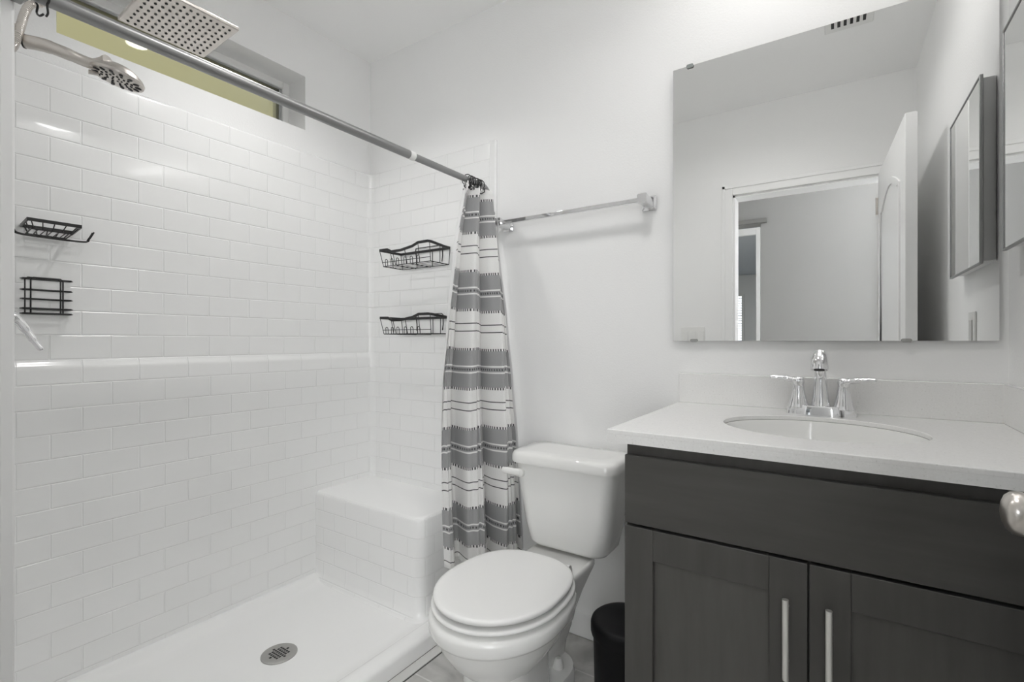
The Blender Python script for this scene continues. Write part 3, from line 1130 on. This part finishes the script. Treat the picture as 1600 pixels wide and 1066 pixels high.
raz = thing('razor_basket', 'small upright black wire basket under the soap tray', 'shower basket', (xw, 0.44, 1.14))
b = BM()
y0, y1 = 0.385, 0.487
for i, z in enumerate((1.246, 1.215, 1.189, 1.162, 1.148)):
    tube(b, [(xw, y0, z), (xw, y1, z), (xw + 0.012, y1 + 0.004, z), (xw + 0.034, y1 - 0.004, z), (xw + 0.034, y0 - 0.006, z), (xw + 0.012, y0 - 0.006, z)], 0.0015 if i < 3 else 0.0021, 6, True)
obj('wire_rail', b, M['black_wire'], raz)
b = BM()
for xx, ya, yb, zt in ((xw, y0 + 0.018, y1 - 0.014, 1.252), (xw + 0.034, y0 - 0.001, y1 - 0.028, 1.248)):
    tube(b, [(xx, ya, 1.148), (xx, ya, zt - 0.006), (xx, ya + 0.006, zt), (xx, yb - 0.006, zt), (xx, yb, zt - 0.006), (xx, yb, 1.148)], 0.0018, 8)
obj('upright_loop', b, M['black_wire'], raz)
b = BM()
for f in (0.3, 0.6):
    tube(b, [(xw + 0.034 * f, y0, 1.148), (xw + 0.034 * f, y1, 1.148)], 0.0015, 6)
obj('floor_wire', b, M['black_wire'], raz)
b = BM(); box(b, left_x(1.4) - 0.001, left_x(1.4) + 0.001, 0.39, 0.49, 1.19, 1.262)
obj('adhesive_pad', b, M['acrylic'], raz)

# ------------------------------------------------------------------ towel bar
tb = thing('towel_bar', 'square chrome towel bar on the wall above the toilet', 'towel bar', (-0.82, YB, 1.53))
b = BM(); box(b, -1.115, -0.528, 1.562, 1.577, 1.522, 1.537)
obj('bar', b, M['chrome'], tb, bevel=0.002)
for x in (-1.108, -0.535):
    b = BM()
    rings = [rrect(x, 1.53, 0.024, 0.024, 0.003, 0, 2)]
    prof = [(YB, 0.024), (YB - 0.006, 0.024), (YB - 0.012, 0.017), (YB - 0.05, 0.0135), (YB - 0.075, 0.0155), (YB - 0.08, 0.0155)]
    rings = []
    for y, hw in prof:
        rings.append([Vector((p.x, y, p.y)) for p in rrect(x, 1.53, hw, hw, 0.003, 0, 2)])
    loft(b, rings)
    obj('bracket', b, M['chrome'], tb, sharp=25)

# ------------------------------------------------------------------ toilet
TX = -0.775
toi = thing('toilet', 'white two-piece toilet with closed lid between curtain and vanity', 'toilet', (TX, 1.2, 0))
b = BM()
N_ = 56
def eg(yc, hw, lf, lb, z, nf=2.0, nb=2.7):
    return egg(TX, yc, hw, lf, lb, z, N_, nf, nb)
# bowl and rim
loft(b, [eg(1.10, 0.085, 0.10, 0.16, 0.19, 2.4, 2.6), eg(1.10, 0.105, 0.125, 0.18, 0.215), eg(1.10, 0.132, 0.160, 0.20, 0.25), eg(1.10, 0.152, 0.182, 0.21, 0.285),
         eg(1.10, 0.164, 0.194, 0.22, 0.314), eg(1.10, 0.167, 0.197, 0.22, 0.3205), eg(1.10, 0.176, 0.206, 0.225, 0.3235), eg(1.10, 0.179, 0.209, 0.23, 0.331),
         eg(1.10, 0.180, 0.210, 0.23, 0.352), eg(1.10, 0.177, 0.207, 0.228, 0.3605), eg(1.10, 0.168, 0.198, 0.22, 0.3655)])
# pedestal column
loft(b, [rrect(TX, 1.14, 0.112, 0.125, 0.06, 0.0), rrect(TX, 1.14, 0.108, 0.12, 0.055, 0.03), rrect(TX, 1.135, 0.098, 0.105, 0.045, 0.07), rrect(TX, 1.13, 0.096, 0.10, 0.045, 0.16),
         rrect(TX, 1.12, 0.10, 0.105, 0.05, 0.21), rrect(TX, 1.11, 0.11, 0.12, 0.06, 0.25)])
# trapway behind the column
loft(b, [rrect(TX, 1.26, 0.050, 0.15, 0.03, 0.0), rrect(TX, 1.26, 0.046, 0.15, 0.03, 0.08), rrect(TX, 1.26, 0.062, 0.15, 0.05, 0.14), rrect(TX, 1.26, 0.088, 0.15, 0.07, 0.20), rrect(TX, 1.26, 0.092, 0.15, 0.07, 0.25), rrect(TX, 1.27, 0.09, 0.15, 0.06, 0.30)])
# foot with bolt ledge
loft(b, [rrect(TX, 1.285, 0.108, 0.115, 0.085, 0.0), rrect(TX, 1.285, 0.108, 0.115, 0.085, 0.07), rrect(TX, 1.285, 0.105, 0.112, 0.085, 0.084), rrect(TX, 1.285, 0.095, 0.102, 0.08, 0.088)])
# deck under the tank
loft(b, [rrect(TX, 1.31, 0.090, 0.09, 0.05, 0.215), rrect(TX, 1.315, 0.094, 0.10, 0.05, 0.25), rrect(TX, 1.325, 0.100, 0.115, 0.05, 0.285), rrect(TX, 1.338, 0.105, 0.127, 0.04, 0.315), rrect(TX, 1.348, 0.109, 0.136, 0.028, 0.338), rrect(TX, 1.350, 0.111, 0.139, 0.022, 0.349), rrect(TX, 1.350, 0.111, 0.139, 0.022, 0.359), rrect(TX, 1.350, 0.106, 0.134, 0.018, 0.365)])
obj('bowl', b, M['porcelain'], toi, sharp=50)
for s in (-1, 1):
    b = BM(); lathe(b, (TX + s * 0.066, 1.31, 0.087), [(0.0165, 0), (0.0155, 0.012), (0.011, 0.026), (0.007, 0.0295)], 20)
    obj('bolt_cap', b, M['plastic'], toi)
# seat ring and lid
b = BM()
def seat_ring(z, g):
    return egg(TX, 1.105, 0.178 - g, 0.205 - g, 0.225 - g, z, N_, 2.0, 2.6)
loft(b, [seat_ring(0.3735, 0.018), seat_ring(0.3735, 0.007), seat_ring(0.3765, 0.0015), seat_ring(0.3805, 0.0), seat_ring(0.3840, 0.0025), seat_ring(0.3855, 0.008), seat_ring(0.3855, 0.018)])
obj('seat', b, M['seat'], toi, sharp=60)
for s, yy in ((-1, 1.24), (1, 1.24)):
    b = BM(); lathe(b, (TX + s * 0.11, yy, 0.365), [(0.009, 0.0), (0.009, 0.009)], 12)
    lathe(b, (TX + s * 0.11, yy, 0.385), [(0.009, 0.0), (0.009, 0.0105)], 12)
    obj('bumper', b, M['seat'], toi)
b = BM()
loft(b, [seat_ring(0.3950, 0.020), seat_ring(0.3950, 0.012), seat_ring(0.3975, 0.0070), seat_ring(0.404, 0.006), seat_ring(0.4080, 0.0085), seat_ring(0.4098, 0.016), seat_ring(0.4104, 0.03), seat_ring(0.4106, 0.12)])
obj('lid', b, M['seat'], toi, sharp=60)
for s in (-1, 1):
    b = BM(); tube(b, [(TX + s * 0.075 - 0.022, 1.325, 0.383), (TX + s * 0.075 + 0.022, 1.325, 0.383)], 0.013, 14)
    box(b, TX + s * 0.075 - 0.02, TX + s * 0.075 + 0.02, 1.315, 1.345, 0.364, 0.38)
    obj('hinge', b, M['seat'], toi)
# tank
TK = TX + 0.013
b = BM()
def tk(z, hw, y0, y1, r=0.045):
    return rrect(TK, (y0 + y1) / 2, hw, (y1 - y0) / 2, r, z, 7)
loft(b, [tk(0.373, 0.122, 1.455, 1.585, 0.04), tk(0.377, 0.134, 1.445, 1.592), tk(0.39, 0.144, 1.437, 1.598), tk(0.45, 0.158, 1.43, 1.602), tk(0.55, 0.173, 1.422, 1.606), tk(0.64, 0.186, 1.416, 1.609), tk(0.662, 0.188, 1.415, 1.61)])
obj('tank', b, M['porcelain'], toi, sharp=50)
b = BM()
def tl(z, g):
    # front of the cover bows out gently
    pts = rrect(TK, 1.508, 0.196 - g, 0.108 - g, 0.045, z, 7)
    for p in pts:
        if p.y < 1.47:
            p.y -= 0.010 * (1 - ((p.x - TK) / 0.2) ** 2)
    return pts
loft(b, [tl(0.658, 0.008), tl(0.658, 0.001), tl(0.663, 0.0), tl(0.682, 0.001), tl(0.691, 0.006), tl(0.695, 0.016), tl(0.696, 0.05)])
obj('tank_cover', b, M['porcelain'], toi, sharp=60)
b = BM()
lathe(b, (TK - 0.150, 1.420, 0.622), [(0.016, 0.006), (0.0165, -0.006), (0.015, -0.014), (0.009, -0.018)], 18, 'y')
tube(b, smooth_path([(TK - 0.150, 1.407, 0.622), (TK - 0.165, 1.401, 0.624), (TK - 0.195, 1.396, 0.626), (TK - 0.212, 1.396, 0.626)], 5), [0.0125] * 6 + [0.0115] * 5 + [0.0105] * 4 + [0.009], 14, flat=0.6)
obj('flush_lever', b, M['plastic'], toi)

# ------------------------------------------------------------------ bin
CX, CY = -0.493, 1.305
binn = thing('trash_can', 'black round bin on the floor between toilet and vanity', 'trash can', (CX, CY, 0))
b = BM(); lathe(b, (CX, CY, 0), [(0.082, 0.0), (0.084, 0.006), (0.086, 0.02), (0.091, 0.256), (0.091, 0.263)], 48)
obj('bin_body', b, M['black_plastic'], binn)
b = BM(); lathe(b, (CX, CY, 0.263), [(0.0965, 0.0), (0.098, 0.006), (0.098, 0.026), (0.0955, 0.034), (0.089, 0.0395), (0.075, 0.042), (0.04, 0.044), (0.002, 0.0445)], 48)
obj('bin_lid', b, M['black_plastic'], binn, sharp=60)
b = BM(); box(b, CX - 0.035, CX + 0.035, CY - 0.115, CY - 0.08, 0.006, 0.016)
obj('pedal', b, M['black_plastic'], binn, bevel=0.003)

# ------------------------------------------------------------------ vanity
VX0, VX1, VYF = -0.396, XR - 0.003, 1.052       # carcass
van = thing('vanity_cabinet', 'dark espresso vanity cabinet with two doors under white countertop', 'vanity cabinet', (-0.03, 1.34, 0))
b = BM()
box(b, VX0, VX0 + 0.018, VYF, YB - 0.002, 0.0, 0.846)
box(b, VX1 - 0.018, VX1, VYF, YB - 0.002, 0.0, 0.846)
box(b, VX0 + 0.018, VX1 - 0.018, VYF, VYF + 0.018, 0.1, 0.846)
box(b, VX0 + 0.018, VX1 - 0.018, VYF + 0.018, YB - 0.002, 0.1, 0.118)
box(b, VX0 + 0.018, VX1 - 0.018, VYF + 0.06, VYF + 0.075, 0.0, 0.1)
obj('carcass', b, M['wood'], van, smooth=False)
VF = VYF - 0.019
b = BM(); box(b, VX0 + 0.001, 0.300, VF, VYF - 0.001, 0.674, 0.822)
obj('drawer_front', b, M['wood_h'], van, bevel=0.0018)
def shaker(x0, x1, z0, z1, hx):
    b = BM()
    s, rl = 0.062, 0.066
    box(b, x0, x0 + s, VF, VYF - 0.001, z0, z1)
    box(b, x1 - s, x1, VF, VYF - 0.001, z0, z1)
    box(b, x0 + s, x1 - s, VF, VYF - 0.001, z1 - rl, z1)
    box(b, x0 + s, x1 - s, VF, VYF - 0.001, z0, z0 + rl)
    d = obj('cabinet_door', b, M['wood'], van, bevel=0.0015)
    b = BM(); box(b, x0 + s - 0.004, x1 - s + 0.004, VF + 0.0115, VYF - 0.002, z0 + rl - 0.004, z1 - rl + 0.004)
    obj('door_panel', b, M['panel'], d, smooth=False)
    b = BM()
    hy = VF - 0.028
    tube(b, [(hx, hy, 0.463), (hx, hy, 0.607)], 0.0056, 16)
    for zz in (0.485, 0.585):
        tube(b, [(hx, hy, zz), (hx, VF + 0.001, zz)], 0.004, 10)
    obj('handle', b, M['satin'], d)
shaker(VX0 + 0.001, -0.0515, 0.11, 0.668, -0.084)
shaker(-0.0485, 0.300, 0.11, 0.668, -0.0185)

# countertop with an oval cut-out
CT0, CT1 = 0.847, 0.875
CXL, CYF = -0.434, 1.026
SX, SY, SA, SB = -0.045, 1.312, 0.197, 0.170
CTH = CT1 - 0.011
ctop = thing('countertop', 'speckled white quartz countertop with backsplash around the sink', 'countertop', (-0.05, 1.3, CT0))
b = BM()
n = 64
outer = []
x0, x1, y0, y1 = CXL, XR - 0.002, CYF, YB - 0.002
def border(a):
    c, s = math.cos(a), math.sin(a)
    t = min(((x1 - SX) / c if c > 1e-9 else (x0 - SX) / c if c < -1e-9 else 1e9), ((y1 - SY) / s if s > 1e-9 else (y0 - SY) / s if s < -1e-9 else 1e9))
    return SX + c * t, SY + s * t
angs = sorted([2 * PI * k / n for k in range(n)] + [math.atan2(yy - SY, xx - SX) % (2 * PI) for xx in (x0, x1) for yy in (y0, y1)])
tov, tiv, bov, biv, rim = [], [], [], [], []
for a in angs:
    ox, oy = border(a)
    ix, iy = SX + SA * math.cos(a), SY + SB * math.sin(a)
    tov.append(b.verts.new((ox, oy, CT1))); bov.append(b.verts.new((ox, oy, CTH)))
    tiv.append(b.verts.new((ix, iy, CT1 - 0.0))); biv.append(b.verts.new((ix, iy, CTH)))
m_ = len(angs)
for i in range(m_):
    j = (i + 1) % m_
    b.faces.new((tov[i], tov[j], tiv[j], tiv[i]))
    b.faces.new((bov[j], bov[i], biv[i], biv[j]))
    b.faces.new((tov[j], tov[i], bov[i], bov[j]))
    b.faces.new((tiv[i], tiv[j], biv[j], biv[i]))
obj('slab', b, M['quartz'], ctop, sharp=30, bevel=0.0018)
b = BM()
box(b, x0, x1, y0, y0 + 0.03, CT0, CTH + 0.001)
box(b, x0, x0 + 0.034, y0 + 0.03, y1, CT0, CTH + 0.001)
obj('apron', b, M['quartz'], ctop, smooth=False)
b = BM(); box(b, CXL, XR - 0.002, YB - 0.022, YB - 0.002, CT1, 0.968)
obj('backsplash', b, M['quartz'], ctop, bevel=0.0018)
b = BM(); box(b, XR - 0.014, XR - 0.001, CYF + 0.01, YB - 0.022, CT1, 0.968)
obj('side_splash', b, M['quartz'], ctop, bevel=0.0018)

sink = thing('sink_basin', 'white oval sink basin set under the countertop', 'sink', (SX, SY, 0.70))
b = BM()
def sr(k, z):
    return [Vector((SX + SA * k * math.cos(2 * PI * i / 64), SY + SB * k * math.sin(2 * PI * i / 64), z)) for i in range(64)]
R = loft(b, [sr(1.10, CTH - 0.012), sr(1.10, CTH - 0.0005), sr(1.0, CTH - 0.0005), sr(0.985, CTH - 0.006), sr(0.965, CTH - 0.03), sr(0.90, CTH - 0.075), sr(0.78, CTH - 0.115), sr(0.55, CTH - 0.14), sr(0.25, CTH - 0.15), sr(0.12, CTH - 0.152)], cap=False)
b.faces.new(R[-1])
o = obj('bowl', b, M['porcelain'], sink, sharp=60)
b = BM(); lathe(b, (SX, SY, CTH - 0.152), [(0.03, 0), (0.03, 0.002), (0.022, 0.004), (0.02, 0.009), (0.016, 0.011)], 28)
obj('drain', b, M['chrome'], sink)

# ------------------------------------------------------------------ faucet
FX, FYY = -0.047, 1.542
fau = thing('faucet', 'chrome two-handle centerset faucet behind the sink', 'faucet', (FX, FYY, CT1))
b = BM()
def dog(z, k, kr):
    pts = []
    for i in range(48):
        a = 2 * PI * i / 48
        c, s = math.cos(a), math.sin(a)
        pts.append(Vector((FX + (math.copysign(abs(c) ** 0.8, c)) * 0.080 * k, FYY + math.copysign(abs(s) ** 0.8, s) * 0.029 * kr, z)))
    return pts
loft(b, [dog(CT1, 1, 1), dog(CT1 + 0.008, 0.985, 0.98), dog(CT1 + 0.020, 0.93, 0.90), dog(CT1 + 0.024, 0.90, 0.84), dog(CT1 + 0.025, 0.80, 0.7)])
obj('base_plate', b, M['chrome'], fau, sharp=40)
b = BM()
zt = CT1
sp = [(FX, FYY, zt + 0.018), (FX, FYY, zt + 0.04), (FX, FYY - 0.001, zt + 0.075), (FX, FYY - 0.004, zt + 0.105), (FX, FYY - 0.014, zt + 0.133), (FX, FYY - 0.036, zt + 0.151), (FX, FYY - 0.062, zt + 0.153), (FX, FYY - 0.082, zt + 0.145)]
spn = smooth_path(sp, 5)
rads = []
for k in range(len(spn)):
    f = k / (len(spn) - 1)
    rads.append(0.0255 - 0.0125 * min(1, f / 0.45) ** 0.7 if f < 0.45 else 0.013 + 0.002 * max(0, (f - 0.6) / 0.4))
tube(b, spn, rads, 24)
obj('spout', b, M['chrome'], fau)
b = BM()
e0 = Vector(spn[-1]) + Vector((0, 0.004, 0.006))
tube(b, [e0 + Vector((0, 0.012, 0.012)), e0, e0 + Vector((0, -0.005, -0.010)), e0 + Vector((0, -0.008, -0.022)), e0 + Vector((0, -0.0095, -0.0285))], [0.0135, 0.0168, 0.0184, 0.0198, 0.0190], 24)
sh = obj('spray_tip', b, M['chrome'], fau)
b = BM()
e1 = e0 + Vector((0, -0.0097, -0.0288))
tube(b, [e1, e1 + Vector((0, -0.0003, -0.0012))], [0.012, 0.011], 20)
obj('aerator', b, M['gap'], fau)
for s in (-1, 1):
    hx = FX + s * 0.0508
    b = BM()
    lathe(b, (hx, FYY, CT1 + 0.018), [(0.0265, 0), (0.0250, 0.004), (0.020, 0.020), (0.0155, 0.040), (0.0135, 0.055), (0.0135, 0.062), (0.0145, 0.064), (0.0145, 0.074), (0.011, 0.079), (0.004, 0.081)], 28)
    hb = obj('handle_post', b, M['chrome'], fau, sharp=50)
    b = BM()
    z0 = CT1 + 0.086
    tube(b, smooth_path([(hx - s * 0.006, FYY, z0), (hx + s * 0.012, FYY - 0.003, z0 + 0.004), (hx + s * 0.035, FYY - 0.008, z0 + 0.009), (hx + s * 0.055, FYY - 0.012, z0 + 0.0105), (hx + s * 0.068, FYY - 0.015, z0 + 0.010)], 5),
         [0.009] * 5 + [0.0078] * 5 + [0.006] * 5 + [0.0058] * 5 + [0.004], 14, flat=1.5)
    obj('lever', b, M['chrome'], hb)

# ------------------------------------------------------------------ mirror
MX0, MX1, MZ0, MZ1, MY = -0.453, 0.311, 1.0705, 1.943, 1.615
mir = thing('wall_mirror', 'large frameless wall mirror above the vanity backsplash', 'mirror', ((MX0 + MX1) / 2, MY, MZ0))
b = BM(); box(b, MX0, MX1, MY, MY + 0.005, MZ0, MZ1)
for f in b.faces:
    f.material_index = 0 if f.normal.y < -0.5 or abs(sum(v.co.y for v in f.verts) / 4 - MY) < 1e-6 else 1
obj('glass', b, None, mir, smooth=False, mats=[M['mirror'], M['edge']])
for (x, z, s) in ((-0.400, MZ1, 1), (-0.388, MZ0, -1), (0.138, MZ0, -1)):
    b = BM()
    za, zb = (z - 0.008, z + 0.004) if s > 0 else (z - 0.004, z + 0.006)
    pts = rrect(x, 0, 0.011, abs(zb - za) / 2, 0.005, 0, 4)
    loft(b, [[Vector((p.x, y, (za + zb) / 2 + p.y)) for p in pts] for y in (MY - 0.004, MY - 0.0005)])
    box(b, x - 0.006, x + 0.006, MY - 0.002, YB, (MZ1 + 0.0005) if s > 0 else (MZ0 - 0.003), (MZ1 + 0.003) if s > 0 else (MZ0 - 0.0005))
    obj('clip', b, M['edge'] if s > 0 else M['clip'], mir)
b = BM(); box(b, MX0 + 0.06, MX1 - 0.06, MY + 0.006, YB, MZ0 + 0.1, MZ1 - 0.1)
obj('backing', b, M['plastic'], mir)
mir.rotation_euler = (0, 0, math.radians(0.4))

# ------------------------------------------------------------------ medicine cabinet on the right wall
med = thing('medicine_cabinet', 'mirrored medicine cabinet with thin metal edge on the right wall', 'medicine cabinet', (XR, 1.39, 1.28))
b = BM(); box(b, XR - 0.027, XR, 1.138, 1.506, 1.276, 1.749)
obj('case', b, plain('case_grey', (0.72, 0.72, 0.72), 0.35, 0.2), med, bevel=0.002)
b = BM(); box(b, XR - 0.0325, XR - 0.0275, 1.130, 1.512, 1.270, 1.755)
dm = obj('mirror_door', b, M['mirror'], med, smooth=False)
b = BM()
for (y0, y1, z0, z1) in ((1.129, 1.134, 1.269, 1.756), (1.508, 1.513, 1.269, 1.756), (1.134, 1.508, 1.269, 1.274), (1.134, 1.508, 1.751, 1.756)):
    box(b, XR - 0.0345, XR - 0.027, y0, y1, z0, z1)
obj('edge_frame', b, M['steel'], med, bevel=0.001)

# outlet on the right wall, switch on the door wall (both seen in the mirror)
out = thing('wall_outlet', 'white wall outlet plate on right wall, seen in mirror', 'outlet', (XR, 1.26, 1.10))
b = BM(); box(b, XR - 0.006, XR, 1.225, 1.297, 1.04, 1.157)
obj('plate', b, M['plastic'], out, bevel=0.003)
b = BM(); box(b, XR - 0.009, XR - 0.005, 1.244, 1.278, 1.065, 1.132)
obj('receptacle', b, plain('outlet_grey', (0.6, 0.6, 0.58), 0.4), out, bevel=0.001)
sw = thing('light_switch', 'white three-gang light switch left of doorway, seen in mirror', 'light switch', (-0.74, YD, 1.10))
b = BM(); box(b, -0.812, -0.672, YD, YD + 0.006, 1.04, 1.157)
obj('plate', b, M['plastic'], sw, bevel=0.003)
for x in (-0.788, -0.742, -0.696):
    b = BM(); box(b, x - 0.017, x + 0.017, YD + 0.005, YD + 0.0095, 1.065, 1.132)
    obj('rocker', b, M['plastic'], sw, bevel=0.0015)

# ------------------------------------------------------------------ bathroom door leaf, opened against the right wall
dr1 = sroot('door_1', None, None, (DX1, YD, 0))
L_, T_ = 0.80, 0.037
b = BM(); box(b, 0, L_, 0, T_, 0.012, DZ - 0.002)
leaf = obj('door_leaf', b, M['trim'], None, bevel=0.002)
leaf.parent = dr1
b = BM()
# moulded panels on the face that looks into the room (local +Y face)
def mould(x0, x1, z0, z1, arch, yy):
    pts = [(x0, yy, z0), (x1, yy, z0), (x1, yy, z1)]
    if arch:
        for k in range(1, 12):
            t = k / 12
            pts.append((x1 + (x0 - x1) * t, yy, z1 + 0.075 * math.sin(PI * t) ** 1.3))
    pts.append((x0, yy, z1))
    strap(b, pts, 0.030, 0.009, True)
for yy in (T_ + 0.001, -0.001):
    mould(0.12, L_ - 0.12, 0.98, 1.70, True, yy)
    mould(0.12, L_ - 0.12, 0.2, 0.84, False, yy)
o = obj('panel_moulding', b, M['trim'], None, sharp=30)
o.parent = dr1
for sgn, y_ in ((1, T_), (-1, 0.0)):
    b = BM()
    kx, kz = L_ - 0.064, 0.868
    lathe(b, (kx, y_, kz), [(0.031, 0), (0.030, sgn * 0.005), (0.013, sgn * 0.008), (0.012, sgn * 0.014), (0.017, sgn * 0.018), (0.0225, sgn * 0.023), (0.0250, sgn * 0.029), (0.0255, sgn * 0.034), (0.0240, sgn * 0.040), (0.020, sgn * 0.0445), (0.013, sgn * 0.0475), (0.005, sgn * 0.049)], 28, 'y')
    k = obj('door_knob', b, M['nickel'], None)
    k.parent = dr1
for hz in (0.2, 0.95, 1.72):
    b = BM(); tube(b, [(-0.004, T_ + 0.004, hz), (-0.004, T_ + 0.004, hz + 0.09)], 0.006, 10)
    k = obj('hinge', b, M['nickel'], None)
    k.parent = dr1
dr1.location = (0.214, YD + 0.001, 0)
dr1.rotation_euler = (0, 0, math.radians(87.8))

# ------------------------------------------------------------------ ceiling fittings
vent = thing('ceiling_vent', 'white slotted ceiling vent reflected along the mirror top', 'vent', (0.04, 0.80, ZC))
b = BM(); box(b, -0.05, 0.125, 0.635, 0.95, ZC - 0.008, ZC)
obj('cover', b, M['plastic'], vent, bevel=0.004)
for i in range(6):
    b = BM()
    x = -0.026 + 0.0225 * i
    box(b, x, x + 0.011, 0.672, 0.925, ZC - 0.0095, ZC - 0.0075)
    obj('slot', b, M['gap'], vent, smooth=False)

def area(name, loc, size, power, col=(1, 0.992, 0.982), parent=None, spread=180):
    l = bpy.data.lights.new(name, 'AREA')
    l.shape = 'DISK'
    l.size = size
    l.spread = math.radians(spread)
    l.energy = power
    l.color = col
    o = bpy.data.objects.new(name, l)
    COL.objects.link(o)
    o.location = loc
    if parent is not None:
        o.parent = parent
        o.location = Vector(loc) - parent.location
    return o
def downlight(label, x, y, r, power, spread):
    t = thing('ceiling_light', label, 'ceiling light', (x, y, ZC))
    b = BM(); lathe(b, (x, y, ZC), [(r, 0), (r, -0.005), (r - 0.012, -0.010), (r - 0.02, -0.008)], 40)
    obj('trim_ring', b, M['plastic'], t)
    b = BM(); lathe(b, (x, y, ZC - 0.0085), [(r - 0.022, 0), (r - 0.024, -0.003), (0.02, -0.004)], 36)
    obj('lens', b, M['lamp'], t)
    area('lamp_light', (x, y, ZC - 0.016), 2 * (r - 0.022), power, parent=t, spread=spread)
    return t
downlight('round recessed ceiling light above the shower, reflected in the window pane', -1.462, 0.92, 0.066, P_SHOWER, 122)
downlight('added round fill light, unseen, in the middle of the bathroom ceiling', -0.40, 0.84, 0.10, P_ROOM_FILL, 150)  # unseen lamp added to soften and fill the room light
hl = thing('ceiling_light', 'added round fill light, unseen, in the hall outside the doorway', 'ceiling light', (0.30, -0.62, ZC))  # unseen lamp added to light the hall and shine through the doorway
b = BM(); lathe(b, (0.30, -0.62, ZC), [(0.15, 0), (0.15, -0.02), (0.12, -0.045), (0.05, -0.055)], 36)
obj('shade', b, M['globe'], hl)
area('lamp_light', (0.30, -0.62, ZC - 0.06), 0.25, P_HALL_FILL, parent=hl)
fl = thing('ceiling_light', 'round ceiling light in the room across the hall', 'ceiling light', (-2.4, -3.2, 2.44))
b = BM(); lathe(b, (-2.4, -3.2, 2.44), [(0.15, 0), (0.15, -0.02), (0.12, -0.045), (0.05, -0.055)], 36)
obj('shade', b, M['globe'], fl)
area('lamp_light', (-2.4, -3.2, 2.37), 0.25, P_FAR, (0.9, 0.95, 1.0), parent=fl)

# vanity light bar above the mirror
vl = thing('vanity_light', 'three-globe chrome vanity light bar above the mirror', 'vanity light', (-0.07, YB, 2.35))
b = BM(); box(b, -0.36, 0.22, YB - 0.03, YB, 2.32, 2.38)
obj('back_plate', b, M['chrome'], vl, bevel=0.004)
for x in (-0.27, -0.07, 0.13):
    b = BM(); tube(b, [(x, YB - 0.03, 2.35), (x, YB - 0.085, 2.35), (x, YB - 0.11, 2.365)], 0.008, 10)
    obj('arm', b, M['chrome'], vl)
    b = BM()
    lathe(b, (x, YB - 0.115, 2.30), [(0.03, 0.0), (0.045, 0.012), (0.055, 0.035), (0.055, 0.06), (0.04, 0.09), (0.02, 0.1)], 24)
    g = obj('globe', b, M['globe'], vl)
    l = bpy.data.lights.new('lamp_light', 'POINT')
    l.energy = P_VANITY
    l.color = (1, 0.99, 0.975)
    l.shadow_soft_size = 0.05
    lo = bpy.data.objects.new('lamp_light', l)
    COL.objects.link(lo)
    lo.parent = vl
    lo.location = Vector((x, YB - 0.27, 2.27)) - vl.location
